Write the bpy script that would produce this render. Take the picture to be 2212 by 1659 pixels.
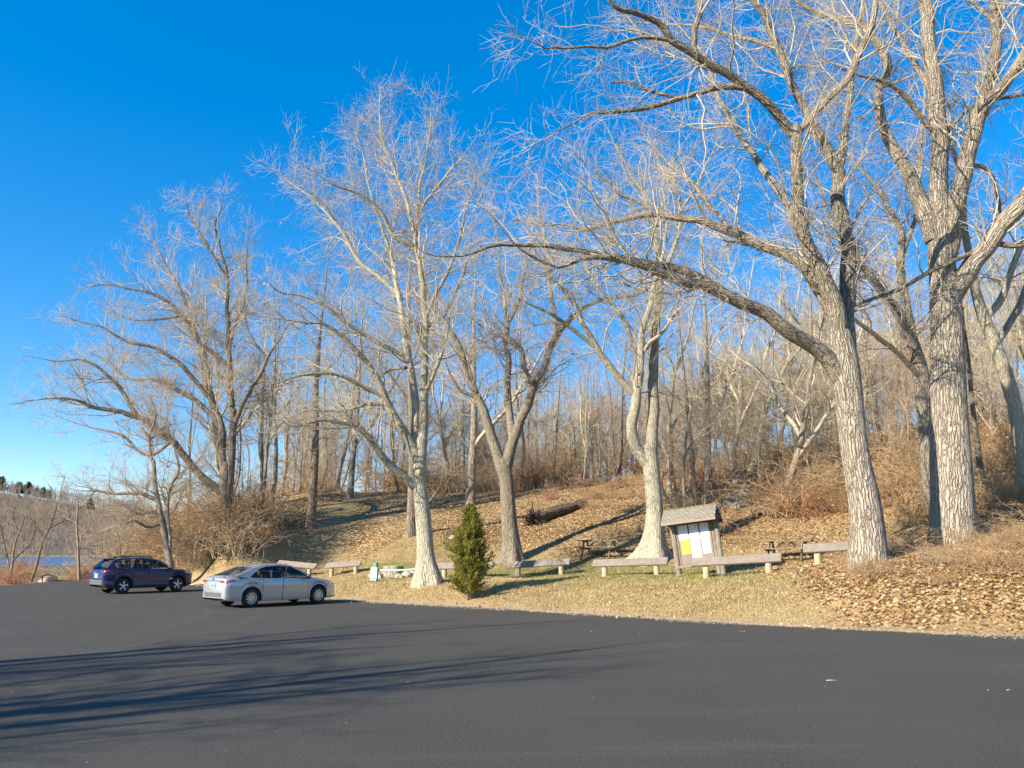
import bpy, bmesh, math
import numpy as np
from mathutils import Vector, Matrix

# ---------------------------------------------------------------- scene, camera, light
for o in list(bpy.data.objects):
    bpy.data.objects.remove(o)
scene = bpy.context.scene
COL = scene.collection
CAM_H = 1.85
FPX = 1664.0            # focal length in pixels of a 2212 px wide picture
PITCH = math.atan((1188 - 829.5) / FPX)
cam_d = bpy.data.cameras.new("camera")
cam = bpy.data.objects.new("camera", cam_d)
COL.objects.link(cam)
cam.location = (0, 0, CAM_H)
cam.rotation_euler = (math.radians(90) + PITCH, 0, 0)
cam_d.sensor_width = 36.0
cam_d.lens = FPX / 2212 * 36.0
cam_d.clip_start = 0.1
cam_d.clip_end = 5000
scene.camera = cam

SUN_EL = math.radians(26)
SUN_DIR = math.radians(37)     # shadows fall towards this angle from +X
world = bpy.data.worlds.new("World")
scene.world = world
world.use_nodes = True
wn = world.node_tree.nodes
sky = wn.new("ShaderNodeTexSky")
sky.sky_type = 'NISHITA'
sky.sun_disc = False
sky.sun_elevation = SUN_EL
sky.sun_rotation = math.pi / 2 - (SUN_DIR + math.pi)
sky.air_density = 0.9
sky.altitude = 600
sky.dust_density = 0.0
sky.ozone_density = 2.5
wn["Background"].inputs["Strength"].default_value = 0.15
grade = wn.new("ShaderNodeHueSaturation")      # the phone's vivid rendering of a clear sky
grade.inputs["Saturation"].default_value = 1.87
grade.inputs["Value"].default_value = 1.25
grade.inputs["Hue"].default_value = 0.507
gam = wn.new("ShaderNodeGamma"); gam.inputs["Gamma"].default_value = 0.62
world.node_tree.links.new(sky.outputs[0], gam.inputs["Color"])
world.node_tree.links.new(gam.outputs[0], grade.inputs["Color"])
world.node_tree.links.new(grade.outputs[0], wn["Background"].inputs["Color"])
sun_d = bpy.data.lights.new("sun", 'SUN')
sun_d.energy = 4.6
sun_d.angle = math.radians(0.4)
sun_d.color = (1.0, 0.89, 0.71)
sun = bpy.data.objects.new("sun", sun_d)
COL.objects.link(sun)
ld = Vector((math.cos(SUN_DIR) * math.cos(SUN_EL), math.sin(SUN_DIR) * math.cos(SUN_EL), -math.sin(SUN_EL)))
sun.rotation_euler = ld.to_track_quat('-Z', 'Y').to_euler()
sun.location = (-20, -15, 30)
scene.view_settings.view_transform = 'Standard'
scene.view_settings.look = 'None'
scene.view_settings.exposure = 1.2
scene.view_settings.gamma = 1.0
scene.view_settings.use_curve_mapping = False

# ---------------------------------------------------------------- helpers
SP, CP = math.sin(PITCH), math.cos(PITCH)

def ray(px, py):
    u = (px - 1106.0) / FPX
    v = (829.5 - py) / FPX
    return np.array([u, CP - v * SP, SP + v * CP])

def PT(px, py, Y):
    d = ray(px, py)
    return np.array([0, 0, CAM_H]) + d * (Y / d[1])

def PG(px, py, z=0.0):
    d = ray(px, py)
    return np.array([0, 0, CAM_H]) + d * ((z - CAM_H) / d[2])

def tag(o, label=None, cat=None, group=None, kind=None):
    if label: o["label"] = label
    if cat: o["category"] = cat
    if group: o["group"] = group
    if kind: o["kind"] = kind
    return o

def link(o, parent=None):
    COL.objects.link(o)
    if parent is not None:
        o.parent = parent
    return o

def empty(name, loc=(0, 0, 0), rz=0.0):
    o = bpy.data.objects.new(name, None)
    o.empty_display_size = 0.2
    COL.objects.link(o)
    o.location = loc
    o.rotation_euler = (0, 0, rz)
    return o

def np_mesh(name, V, F, mat=None, smooth=True, attrs=None):
    """V (n,3), F (m,k) all faces with k corners, or list of such arrays"""
    me = bpy.data.meshes.new(name)
    if not isinstance(F, (list, tuple)):
        F = [F]
    F = [np.asarray(f, dtype=np.int32) for f in F if len(f)]
    me.vertices.add(len(V))
    me.vertices.foreach_set("co", np.asarray(V, dtype=np.float32).ravel())
    nl = sum(f.size for f in F)
    npoly = sum(len(f) for f in F)
    me.loops.add(nl)
    me.polygons.add(npoly)
    me.loops.foreach_set("vertex_index", np.concatenate([f.ravel() for f in F]))
    tot = np.concatenate([np.full(len(f), f.shape[1], dtype=np.int32) for f in F])
    st = np.concatenate([[0], np.cumsum(tot)[:-1]]).astype(np.int32)
    me.polygons.foreach_set("loop_start", st)
    try:
        me.polygons.foreach_set("loop_total", tot)
    except Exception:
        pass
    if smooth:
        me.polygons.foreach_set("use_smooth", np.ones(npoly, dtype=bool))
    if attrs:
        for an, (typ, dat) in attrs.items():
            a = me.attributes.new(an, typ, 'POINT')
            key = {'FLOAT': 'value', 'FLOAT_VECTOR': 'vector', 'FLOAT_COLOR': 'color'}[typ]
            a.data.foreach_set(key, np.asarray(dat, dtype=np.float32).ravel())
    me.update(calc_edges=True)
    if mat:
        me.materials.append(mat)
    return me

def mobj(name, me, parent=None):
    o = bpy.data.objects.new(name, me)
    return link(o, parent)

class MB:
    """collects shapes, then builds ONE mesh object"""
    def __init__(s):
        s.v = []; s.f = []
    def add(s, verts, faces, M=None):
        b = len(s.v)
        for p in verts:
            p = Vector(p)
            if M is not None: p = M @ p
            s.v.append(tuple(p))
        for f in faces:
            s.f.append(tuple(b + i for i in f))
        return s
    def box(s, c, size, M=None, bev=0.0):
        cx, cy, cz = c; sx, sy, sz = size[0] / 2, size[1] / 2, size[2] / 2
        if bev <= 0:
            vs = [(cx + i * sx, cy + j * sy, cz + k * sz) for i in (-1, 1) for j in (-1, 1) for k in (-1, 1)]
            fs = [(0, 1, 3, 2), (4, 6, 7, 5), (0, 4, 5, 1), (2, 3, 7, 6), (0, 2, 6, 4), (1, 5, 7, 3)]
            return s.add(vs, fs, M)
        bm = bmesh.new()
        bmesh.ops.create_cube(bm, size=1.0)
        for v in bm.verts:
            v.co = Vector((cx + v.co.x * sx * 2, cy + v.co.y * sy * 2, cz + v.co.z * sz * 2))
        bmesh.ops.bevel(bm, geom=list(bm.edges), offset=bev, segments=1, affect='EDGES')
        bm.verts.index_update()
        vs = [tuple(v.co) for v in bm.verts]
        fs = [tuple(v.index for v in f.verts) for f in bm.faces]
        bm.free()
        return s.add(vs, fs, M)
    def tube(s, pts, radii, n=8, cap=True, M=None):
        pts = [Vector(p) for p in pts]
        if not hasattr(radii, '__len__'): radii = [radii] * len(pts)
        vs = []; fs = []
        for i, p in enumerate(pts):
            t = (pts[min(i + 1, len(pts) - 1)] - pts[max(i - 1, 0)]).normalized()
            ref = Vector((0, 0, 1)) if abs(t.z) < 0.9 else Vector((1, 0, 0))
            a = t.cross(ref).normalized(); b = t.cross(a)
            for k in range(n):
                th = 2 * math.pi * k / n
                vs.append(p + (a * math.cos(th) + b * math.sin(th)) * radii[i])
        for i in range(len(pts) - 1):
            for k in range(n):
                k2 = (k + 1) % n
                fs.append((i * n + k, i * n + k2, (i + 1) * n + k2, (i + 1) * n + k))
        if cap:
            fs.append(tuple(range(n))[::-1]); fs.append(tuple((len(pts) - 1) * n + k for k in range(n)))
        return s.add(vs, fs, M)
    def lathe(s, prof, n=24, axis='Y', M=None):
        """prof: list of (r, h)"""
        vs = []; fs = []
        for r, h in prof:
            for k in range(n):
                th = 2 * math.pi * k / n
                c, d = r * math.cos(th), r * math.sin(th)
                vs.append((c, h, d) if axis == 'Y' else (c, d, h))
        for i in range(len(prof) - 1):
            for k in range(n):
                k2 = (k + 1) % n
                fs.append((i * n + k, i * n + k2, (i + 1) * n + k2, (i + 1) * n + k))
        return s.add(vs, fs, M)
    def prism(s, poly, z0, z1, M=None):
        n = len(poly)
        vs = [(x, y, z0) for x, y in poly] + [(x, y, z1) for x, y in poly]
        fs = [tuple(range(n))[::-1], tuple(range(n, 2 * n))]
        fs += [(i, (i + 1) % n, n + (i + 1) % n, n + i) for i in range(n)]
        return s.add(vs, fs, M)
    def build(s, name, mat, parent=None, smooth=False):
        me = bpy.data.meshes.new(name)
        me.from_pydata(s.v, [], s.f)
        if smooth:
            me.polygons.foreach_set("use_smooth", [True] * len(me.polygons))
        bm = bmesh.new(); bm.from_mesh(me)
        bmesh.ops.recalc_face_normals(bm, faces=bm.faces)
        bm.to_mesh(me); bm.free()
        me.materials.append(mat)
        me.update()
        o = bpy.data.objects.new(name, me)
        return link(o, parent)

# ---------------------------------------------------------------- noise in numpy
def _hash(ix, iy, seed):
    h = (ix.astype(np.int64) * 374761393 + iy.astype(np.int64) * 668265263 + seed * 1442695041) & 0x7fffffff
    h = ((h ^ (h >> 13)) * 1274126177) & 0x7fffffff
    return ((h ^ (h >> 16)) & 0xffff) / 65535.0

def vnoise(x, y, seed=0):
    x = np.asarray(x, float); y = np.asarray(y, float)
    ix = np.floor(x); iy = np.floor(y)
    fx = x - ix; fy = y - iy
    fx = fx * fx * (3 - 2 * fx); fy = fy * fy * (3 - 2 * fy)
    a = _hash(ix, iy, seed); b = _hash(ix + 1, iy, seed)
    c = _hash(ix, iy + 1, seed); d = _hash(ix + 1, iy + 1, seed)
    return (a * (1 - fx) + b * fx) * (1 - fy) + (c * (1 - fx) + d * fx) * fy

def fbm(x, y, seed=0, o=4):
    s = 0; a = 0.5; t = 0
    for i in range(o):
        s = s + a * vnoise(x * 2 ** i, y * 2 ** i, seed + i * 17); t += a; a *= 0.5
    return s / t

def sstep(a, b, x):
    t = np.clip((np.asarray(x, float) - a) / (b - a), 0, 1)
    return t * t * (3 - 2 * t)

# ---------------------------------------------------------------- materials
def nmat(name):
    m = bpy.data.materials.new(name)
    m.use_nodes = True
    nt = m.node_tree
    return m, nt, nt.nodes["Principled BSDF"]

def N(nt, typ, **kw):
    n = nt.nodes.new(typ)
    for k, v in kw.items():
        if k.startswith("i_"):
            n.inputs[k[2:].replace("_", " ")].default_value = v
        else:
            setattr(n, k, v)
    return n

def ramp(nt, src, stops, interp='LINEAR'):
    r = nt.nodes.new("ShaderNodeValToRGB")
    r.color_ramp.interpolation = interp
    e = r.color_ramp.elements
    while len(e) > 1: e.remove(e[-1])
    e[0].position = stops[0][0]; e[0].color = (*stops[0][1], 1)
    for p, c in stops[1:]:
        k = e.new(p); k.color = (*c, 1)
    nt.links.new(src, r.inputs[0])
    return r

def mixc(nt, fac, a, b):
    m = nt.nodes.new("ShaderNodeMix"); m.data_type = 'RGBA'
    for sock, val in ((m.inputs[0], fac), (m.inputs[6], a), (m.inputs[7], b)):
        if hasattr(val, 'is_linked'):
            nt.links.new(val, sock)
        else:
            sock.default_value = val if not isinstance(val, tuple) or len(val) == 4 else (*val, 1)
    return m.outputs[2]

def simple(name, col, rough=0.6, metal=0.0, noise=0.0, scale=8.0, bump=0.0, spec=0.5, coat=0.0):
    m, nt, b = nmat(name)
    b.inputs["Roughness"].default_value = rough
    b.inputs["Metallic"].default_value = metal
    b.inputs["Specular IOR Level"].default_value = spec
    b.inputs["Coat Weight"].default_value = coat
    b.inputs["Base Color"].default_value = (*col, 1)
    if noise or bump:
        tc = N(nt, "ShaderNodeTexCoord")
        nz = N(nt, "ShaderNodeTexNoise", i_Scale=scale, i_Detail=6.0, i_Roughness=0.65)
        nt.links.new(tc.outputs["Object"], nz.inputs["Vector"])
        if noise:
            r = ramp(nt, nz.outputs["Fac"], [(0.25, tuple(max(0, c * (1 - noise)) for c in col)), (0.75, tuple(min(1, c * (1 + noise)) for c in col))])
            nt.links.new(r.outputs[0], b.inputs["Base Color"])
        if bump:
            bp = N(nt, "ShaderNodeBump", i_Strength=bump, i_Distance=0.02)
            nt.links.new(nz.outputs["Fac"], bp.inputs["Height"])
            nt.links.new(bp.outputs[0], b.inputs["Normal"])
    return m

def bark_mat(name, ridge, furrow, lichen, scale=9.0, lich=0.35, depth=0.03):
    m, nt, b = nmat(name)
    L = nt.links.new
    at = N(nt, "ShaderNodeAttribute", attribute_name="bark")
    oi = N(nt, "ShaderNodeObjectInfo")
    mp = N(nt, "ShaderNodeMapping")
    mp.inputs["Scale"].default_value = (1, 1, 0.11)
    L(at.outputs["Vector"], mp.inputs["Vector"])
    nz0 = N(nt, "ShaderNodeTexNoise", i_Scale=5.0, i_Detail=3.0)
    L(at.outputs["Vector"], nz0.inputs["Vector"])
    add = N(nt, "ShaderNodeVectorMath", operation='MULTIPLY_ADD')
    L(nz0.outputs["Color"], add.inputs[0]); add.inputs[1].default_value = (0.13, 0.13, 0.05)
    L(mp.outputs[0], add.inputs[2])
    vo = N(nt, "ShaderNodeTexVoronoi", i_Scale=scale, feature='DISTANCE_TO_EDGE')
    L(add.outputs[0], vo.inputs["Vector"])
    rm = ramp(nt, vo.outputs["Distance"], [(0.0, (0.1,) * 3), (0.10, (0.5,) * 3), (0.35, (1, 1, 1))])
    nz = N(nt, "ShaderNodeTexNoise", i_Scale=30.0, i_Detail=5.0, i_Roughness=0.7)
    L(mp.outputs[0], nz.inputs["Vector"])
    mx = N(nt, "ShaderNodeMath", operation='MULTIPLY_ADD')
    L(nz.outputs["Fac"], mx.inputs[0]); mx.inputs[1].default_value = 0.85
    L(rm.outputs[0], mx.inputs[2])
    mx2 = N(nt, "ShaderNodeMath", operation='MULTIPLY'); L(mx.outputs[0], mx2.inputs[0]); mx2.inputs[1].default_value = 0.6
    cr = ramp(nt, mx2.outputs[0], [(0.25, furrow), (0.62, ridge), (0.95, tuple(min(1, c * 1.25) for c in ridge))])
    nl = N(nt, "ShaderNodeTexNoise", i_Scale=1.7, i_Detail=5.0, i_Roughness=0.7)
    L(at.outputs["Vector"], nl.inputs["Vector"])
    lm = ramp(nt, nl.outputs["Fac"], [(0.5, (0, 0, 0)), (0.68, (lich,) * 3)])
    col = mixc(nt, lm.outputs[0], cr.outputs[0], lichen)
    hs = N(nt, "ShaderNodeHueSaturation")
    mr = N(nt, "ShaderNodeMapRange"); mr.inputs[3].default_value = 0.78; mr.inputs[4].default_value = 1.15
    L(oi.outputs["Random"], mr.inputs[0]); L(mr.outputs[0], hs.inputs["Value"])
    L(col, hs.inputs["Color"])
    L(hs.outputs[0], b.inputs["Base Color"])
    b.inputs["Roughness"].default_value = 0.92
    b.inputs["Specular IOR Level"].default_value = 0.2
    bp = N(nt, "ShaderNodeBump", i_Strength=1.0, i_Distance=depth)
    L(mx.outputs[0], bp.inputs["Height"])
    L(bp.outputs[0], b.inputs["Normal"])
    return m

BARK_NEAR = bark_mat("bark_near", (0.48, 0.415, 0.33), (0.13, 0.10, 0.075), (0.54, 0.50, 0.40), 12, 0.4, 0.07)
BARK_LIMB_SHADE = bark_mat("bark_limb_shade", (0.33, 0.28, 0.215), (0.09, 0.07, 0.052), (0.46, 0.44, 0.34), 14, 0.55, 0.05)  # near bark darkened: shade on the big limbs is put into the colour
BARK_PALE = bark_mat("bark_pale", (0.45, 0.40, 0.30), (0.20, 0.175, 0.13), (0.47, 0.47, 0.34), 18, 0.6, 0.03)
BARK_GREY = bark_mat("bark_grey", (0.33, 0.28, 0.215), (0.13, 0.105, 0.08), (0.38, 0.365, 0.28), 16, 0.4, 0.035)
BARK_DARK = bark_mat("bark_dark", (0.235, 0.19, 0.145), (0.085, 0.068, 0.05), (0.34, 0.32, 0.25), 14, 0.3, 0.03)
TWIG_PALE = simple("twig_pale", (0.44, 0.38, 0.28), 0.9, noise=0.25, scale=0.6, spec=0.2)
TWIG_GREY = simple("twig_grey", (0.46, 0.385, 0.28), 0.9, noise=0.3, scale=0.5, spec=0.2)
TWIG_BROWN = simple("twig_brown", (0.38, 0.29, 0.20), 0.9, noise=0.3, scale=0.5, spec=0.2)
CANE_TAN = simple("cane_tan", (0.42, 0.285, 0.16), 0.9, noise=0.35, scale=2.0, spec=0.2)
CANE_RED = simple("cane_red", (0.33, 0.17, 0.11), 0.9, noise=0.35, scale=2.0, spec=0.2)
CANE_GREY = simple("cane_grey", (0.44, 0.355, 0.25), 0.9, noise=0.3, scale=2.0, spec=0.2)

def leaf_mat(name, stops, trans=0.25):
    m, nt, b = nmat(name)
    at = N(nt, "ShaderNodeAttribute", attribute_name="tint")
    r = ramp(nt, at.outputs["Fac"], stops)
    nt.links.new(r.outputs[0], b.inputs["Base Color"])
    b.inputs["Roughness"].default_value = 0.75
    b.inputs["Specular IOR Level"].default_value = 0.3
    if trans:
        tr = N(nt, "ShaderNodeBsdfTranslucent")
        nt.links.new(r.outputs[0], tr.inputs["Color"])
        ms = N(nt, "ShaderNodeMixShader"); ms.inputs[0].default_value = trans
        out = nt.nodes["Material Output"]
        nt.links.new(b.outputs[0], ms.inputs[1]); nt.links.new(tr.outputs[0], ms.inputs[2])
        nt.links.new(ms.outputs[0], out.inputs["Surface"])
    return m

LEAF = leaf_mat("dry_leaf", [(0.0, (0.13, 0.075, 0.035)), (0.25, (0.34, 0.195, 0.085)), (0.6, (0.55, 0.355, 0.165)), (1.0, (0.74, 0.57, 0.35))])
LEAF_ORANGE = leaf_mat("orange_leaf", [(0.0, (0.40, 0.16, 0.05)), (0.5, (0.55, 0.28, 0.10)), (1.0, (0.65, 0.42, 0.20))])
LEAF_RED = leaf_mat("red_leaf", [(0.0, (0.28, 0.07, 0.04)), (0.5, (0.45, 0.15, 0.07)), (1.0, (0.55, 0.30, 0.12))])
GRASS = leaf_mat("grass_blade", [(0.0, (0.12, 0.18, 0.04)), (0.35, (0.27, 0.27, 0.085)), (0.6, (0.50, 0.39, 0.18)), (1.0, (0.68, 0.53, 0.29))])
NEEDLE = leaf_mat("needle", [(0.0, (0.08, 0.095, 0.018)), (0.5, (0.24, 0.23, 0.04)), (1.0, (0.42, 0.36, 0.08))], 0.4)
PINE = leaf_mat("pine_needle", [(0.0, (0.025, 0.05, 0.02)), (1.0, (0.07, 0.11, 0.04))], 0.2)
# ---------------------------------------------------------------- terrain
EDGE_PX = [(2212, 1375), (1960, 1364), (1700, 1352), (1500, 1341), (1300, 1328), (1150, 1319), (1000, 1310), (900, 1304.5), (810, 1300),
           (720, 1293), (640, 1286), (540, 1276), (440, 1266.5), (330, 1257), (215, 1251), (100, 1257), (0, 1265), (-150, 1277)]
edge = [PG(x, y)[:2] for x, y in EDGE_PX]
d0 = edge[0] - edge[1]; d0 = d0 / np.linalg.norm(d0)
LOT = [edge[0] + d0 * 60] + edge + [np.array([-27.0, 28.0]), np.array([-20.5, 8.0]), np.array([-19.5, -45.0]), np.array([60.0, -45.0])]
LOT = np.array(LOT)
EDGE_DIR = math.atan2(d0[1], d0[0])

def lot_dist(X, Y):
    """signed distance to the lot outline, positive outside"""
    X = np.asarray(X, float); Y = np.asarray(Y, float)
    best = np.full(X.shape, 1e9); inside = np.zeros(X.shape, bool)
    n = len(LOT)
    for i in range(n):
        a = LOT[i]; b = LOT[(i + 1) % n]
        e = b - a; l2 = e @ e
        t = np.clip(((X - a[0]) * e[0] + (Y - a[1]) * e[1]) / l2, 0, 1)
        dx = X - a[0] - t * e[0]; dy = Y - a[1] - t * e[1]
        best = np.minimum(best, np.hypot(dx, dy))
        c = ((a[1] > Y) != (b[1] > Y)) & (X < (b[0] - a[0]) * (Y - a[1]) / (b[1] - a[1] + 1e-12) + a[0])
        inside ^= c
    return np.where(inside, -best, best)

CT = [(1578, 1243, 26.5), (1354, 1246, 30), (1163, 1248, 33.5), (1005, 1249, 35), (752, 1241, 40), (655, 1247, 43), (700, 1225, 47), (600, 1225, 46),
      (1862, 1222, 24.5), (925, 1249, 30.5), (1018, 1284, 28), (1105, 1213, 39), (1405, 1209, 34.5), (1290, 1201, 36),
      (1878, 1228, 22.5), (2057, 1168, 25), (2212, 1190, 22.5), (2212, 1290, 19.2), (2000, 1300, 19.8), (1780, 1300, 21.2),
      (1505, 1241, 28.5), (1690, 1214, 31), (1830, 1205, 29), (670, 1131, 50), (889, 1150, 45), (1016, 1091, 56), (756, 1078, 60),
      (600, 1070, 62), (850, 1063, 64), (1100, 1058, 64), (1300, 1045, 66), (1400, 1095, 46), (1250, 1150, 42), (1100, 1150, 46),
      (1480, 1100, 43), (1570, 1110, 41), (1693, 1108, 39), (1560, 1180, 35), (1780, 1170, 33), (1650, 990, 56), (1500, 1020, 57),
      (1850, 1090, 38), (1850, 1000, 52), (2000, 1080, 33), (2000, 960, 52), (2212, 1090, 29), (2212, 950, 44), (2500, 1150, 24), (2500, 950, 40),
      (490, 1152, 47), (560, 1165, 46), (560, 1215, 43), (330, 1240, 46), (420, 1210, 48), (100, 1247, 56), (-100, 1262, 50), (300, 1222, 60)]
ctl = [PT(*c) for c in CT]
ctl += [np.array(p, float) for p in [(-26, 62, 0.8), (-45, 62, -0.5), (-70, 90, -1.0), (-50, 110, -0.9), (-25, 90, 1.6), (-20, 120, 1.5),
        (0, 90, 5.2), (0, 125, 3.5), (15, 90, 7.5), (15, 130, 6), (35, 75, 13), (40, 100, 15), (60, 60, 13), (70, 110, 16), (40, 135, 11),
        (60, 20, 4), (45, 14, 2.0), (-50, 30, -0.1), (-60, 0, 0), (-60, -50, 0), (70, -30, 2), (80, -60, 2), (-90, 40, -0.6), (25, 30, 3.6), (28, 22, 2.4)]]
ctl += [np.array([e[0], e[1], 0.03]) for e in edge[::2]]
ctl = np.array(ctl)

def tps_fit(P, lam=0.3):
    n = len(P)
    r = np.linalg.norm(P[:, None, :2] - P[None, :, :2], axis=2)
    K = r * r * np.log(r + 1e-9) * 0.01
    A = np.zeros((n + 3, n + 3))
    A[:n, :n] = K + lam * np.eye(n)
    A[:n, n] = 1; A[:n, n + 1:] = P[:, :2]; A[n, :n] = 1; A[n + 1:, :n] = P[:, :2].T
    rhs = np.concatenate([P[:, 2], np.zeros(3)])
    return np.linalg.solve(A, rhs)
_w = tps_fit(ctl, 0.05)

def tps(X, Y):
    s = _w[-3] + _w[-2] * X + _w[-1] * Y
    for i in range(len(ctl)):
        r2 = (X - ctl[i, 0]) ** 2 + (Y - ctl[i, 1]) ** 2
        s = s + _w[i] * 0.005 * r2 * np.log(r2 + 1e-12)
    return s

WATER_Z = -1.2

def far_z(X, Y):
    land = 3.0 + 4 * sstep(0, 150, X) - 4.3 * sstep(-20, -60, X)
    lake = sstep(165, 190, Y) * sstep(385, 365, Y) * sstep(-30, -70, X)
    z = land * (1 - lake) + lake * (-3.0)
    crest = np.clip(14 + (-X - 240) * 0.165, 9, 64)
    z = z + crest * sstep(375, 690, Y) * (1 - 0.35 * sstep(760, 1300, Y))
    z = z + (fbm(X / 60, Y / 60, 5) - 0.5) * 8 * sstep(400, 600, Y)
    return z

def ground(X, Y):
    X = np.asarray(X, float); Y = np.asarray(Y, float)
    d = np.hypot(X, Y)
    wf = sstep(95, 150, d)
    z = tps(np.clip(X, -90, 90), np.clip(Y, -60, 150)) * (1 - wf) + far_z(X, Y) * wf
    s = lot_dist(X, Y)
    z = z + (fbm(X / 2.3, Y / 2.3, 3) - 0.5) * 0.22 * sstep(0.8, 3.5, s) * (1 - wf) + (fbm(X / 0.5, Y / 0.5, 9) - 0.5) * 0.07 * sstep(0.1, 1.0, s) * (1 - wf)
    # leaf bank on the right by the lot
    b = sstep(8.0, 10.5, X) * sstep(0.3, 1.3, s) * sstep(7, 3, s) * sstep(30, 24, Y)
    z = z + b * (0.16 + 0.22 * fbm(X / 0.9, Y / 0.9, 21))
    k = sstep(0.0, 2.2, s)
    near = (1 - wf)
    zz = np.where(s > 0, z * k - 0.03 * (1 - k), -0.03 - 0.06 * sstep(0.0, 0.3, -s))
    return zz * near + z * wf

def gz(x, y):
    return float(ground(np.array([x]), np.array([y]))[0])

def axis(fine0, fine1, step, lo, hi, g=1.12):
    a = list(np.arange(fine0, fine1 + 1e-6, step))
    s = step; x = a[-1]
    while x < hi:
        s *= g; x += s; a.append(x)
    s = step; x = a[0]; pre = []
    while x > lo:
        s *= g; x -= s; pre.append(x)
    return np.array(pre[::-1] + a)

gx = axis(-32, 32, 0.42, -1500, 1500); gy = axis(14, 70, 0.42, -300, 2500)
GX, GY = np.meshgrid(gx, gy)
GZ = ground(GX.ravel(), GY.ravel())
GV = np.stack([GX.ravel(), GY.ravel(), GZ], 1)
nx, ny = len(gx), len(gy)
ii = (np.arange(ny - 1)[:, None] * nx + np.arange(nx - 1)[None, :]).ravel()
GF = np.stack([ii, ii + 1, ii + nx + 1, ii + nx], 1)

PATH = np.array([PG(690, 1262)[:2] + [0, 3], PT(700, 1215, 45)[:2], PT(715, 1150, 51)[:2], PT(740, 1100, 57)[:2], PT(790, 1066, 63)[:2], PT(800, 1060, 72)[:2]])

def path_dist(X, Y):
    best = np.full(np.shape(X), 1e9)
    for a, b in zip(PATH[:-1], PATH[1:]):
        e = b - a; t = np.clip(((X - a[0]) * e[0] + (Y - a[1]) * e[1]) / (e @ e), 0, 1)
        best = np.minimum(best, np.hypot(X - a[0] - t * e[0], Y - a[1] - t * e[1]))
    return best

def zones(X, Y):
    s = lot_dist(X, Y)
    n1 = fbm(X / 3.0, Y / 3.0, 41); n2 = fbm(X / 1.1, Y / 1.1, 77)
    dist = np.hypot(X, Y)
    u = X / np.maximum(Y, 1)
    bank = sstep(7.4, 9.6, X + (n2 - .5) * 2.5) * sstep(35, 27, Y) * sstep(0.25, 1.1, s + (n2 - .5) * 0.8)
    hill = sstep(9.0, 15.0, s + (n1 - .5) * 9 + 5.5 * sstep(-4, -9, X))
    pth = sstep(1.7, 0.5, path_dist(X, Y) + (n2 - .5) * 1.2)
    leaf = np.clip(np.maximum(hill * (0.5 + 0.8 * n1), bank), 0, 1) * (1 - 0.65 * pth)
    leaf = np.maximum(leaf, sstep(-16, -21, X) * sstep(0.3, 1.5, s) * 0.8)
    green = sstep(2.5, 4.0, s) * sstep(13, 8, s) * sstep(0.42, 0.6, n1 + 0.12 * sstep(-4, 3, X)) * sstep(-12, -6, X) * (1 - bank)
    green = np.maximum(green, 0.55 * sstep(.5, .62, fbm(X / 4, Y / 3, 90)) * hill * (dist < 60))
    sand = sstep(1.5, 0.15, s + (n2 - .5) * 1.6) * (1 - 0.55 * sstep(8.5, 10, X))
    far = sstep(70, 120, dist)
    return np.clip(leaf, 0, 1), np.clip(green * (0.35 + 0.5 * sstep(4.2, 6.0, s)), 0, 1), np.clip(sand, 0, 1), far

zl, zg, zs, zf = zones(GV[:, 0], GV[:, 1])
zone = np.stack([zl, zg, zs, zf], 1)

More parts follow.
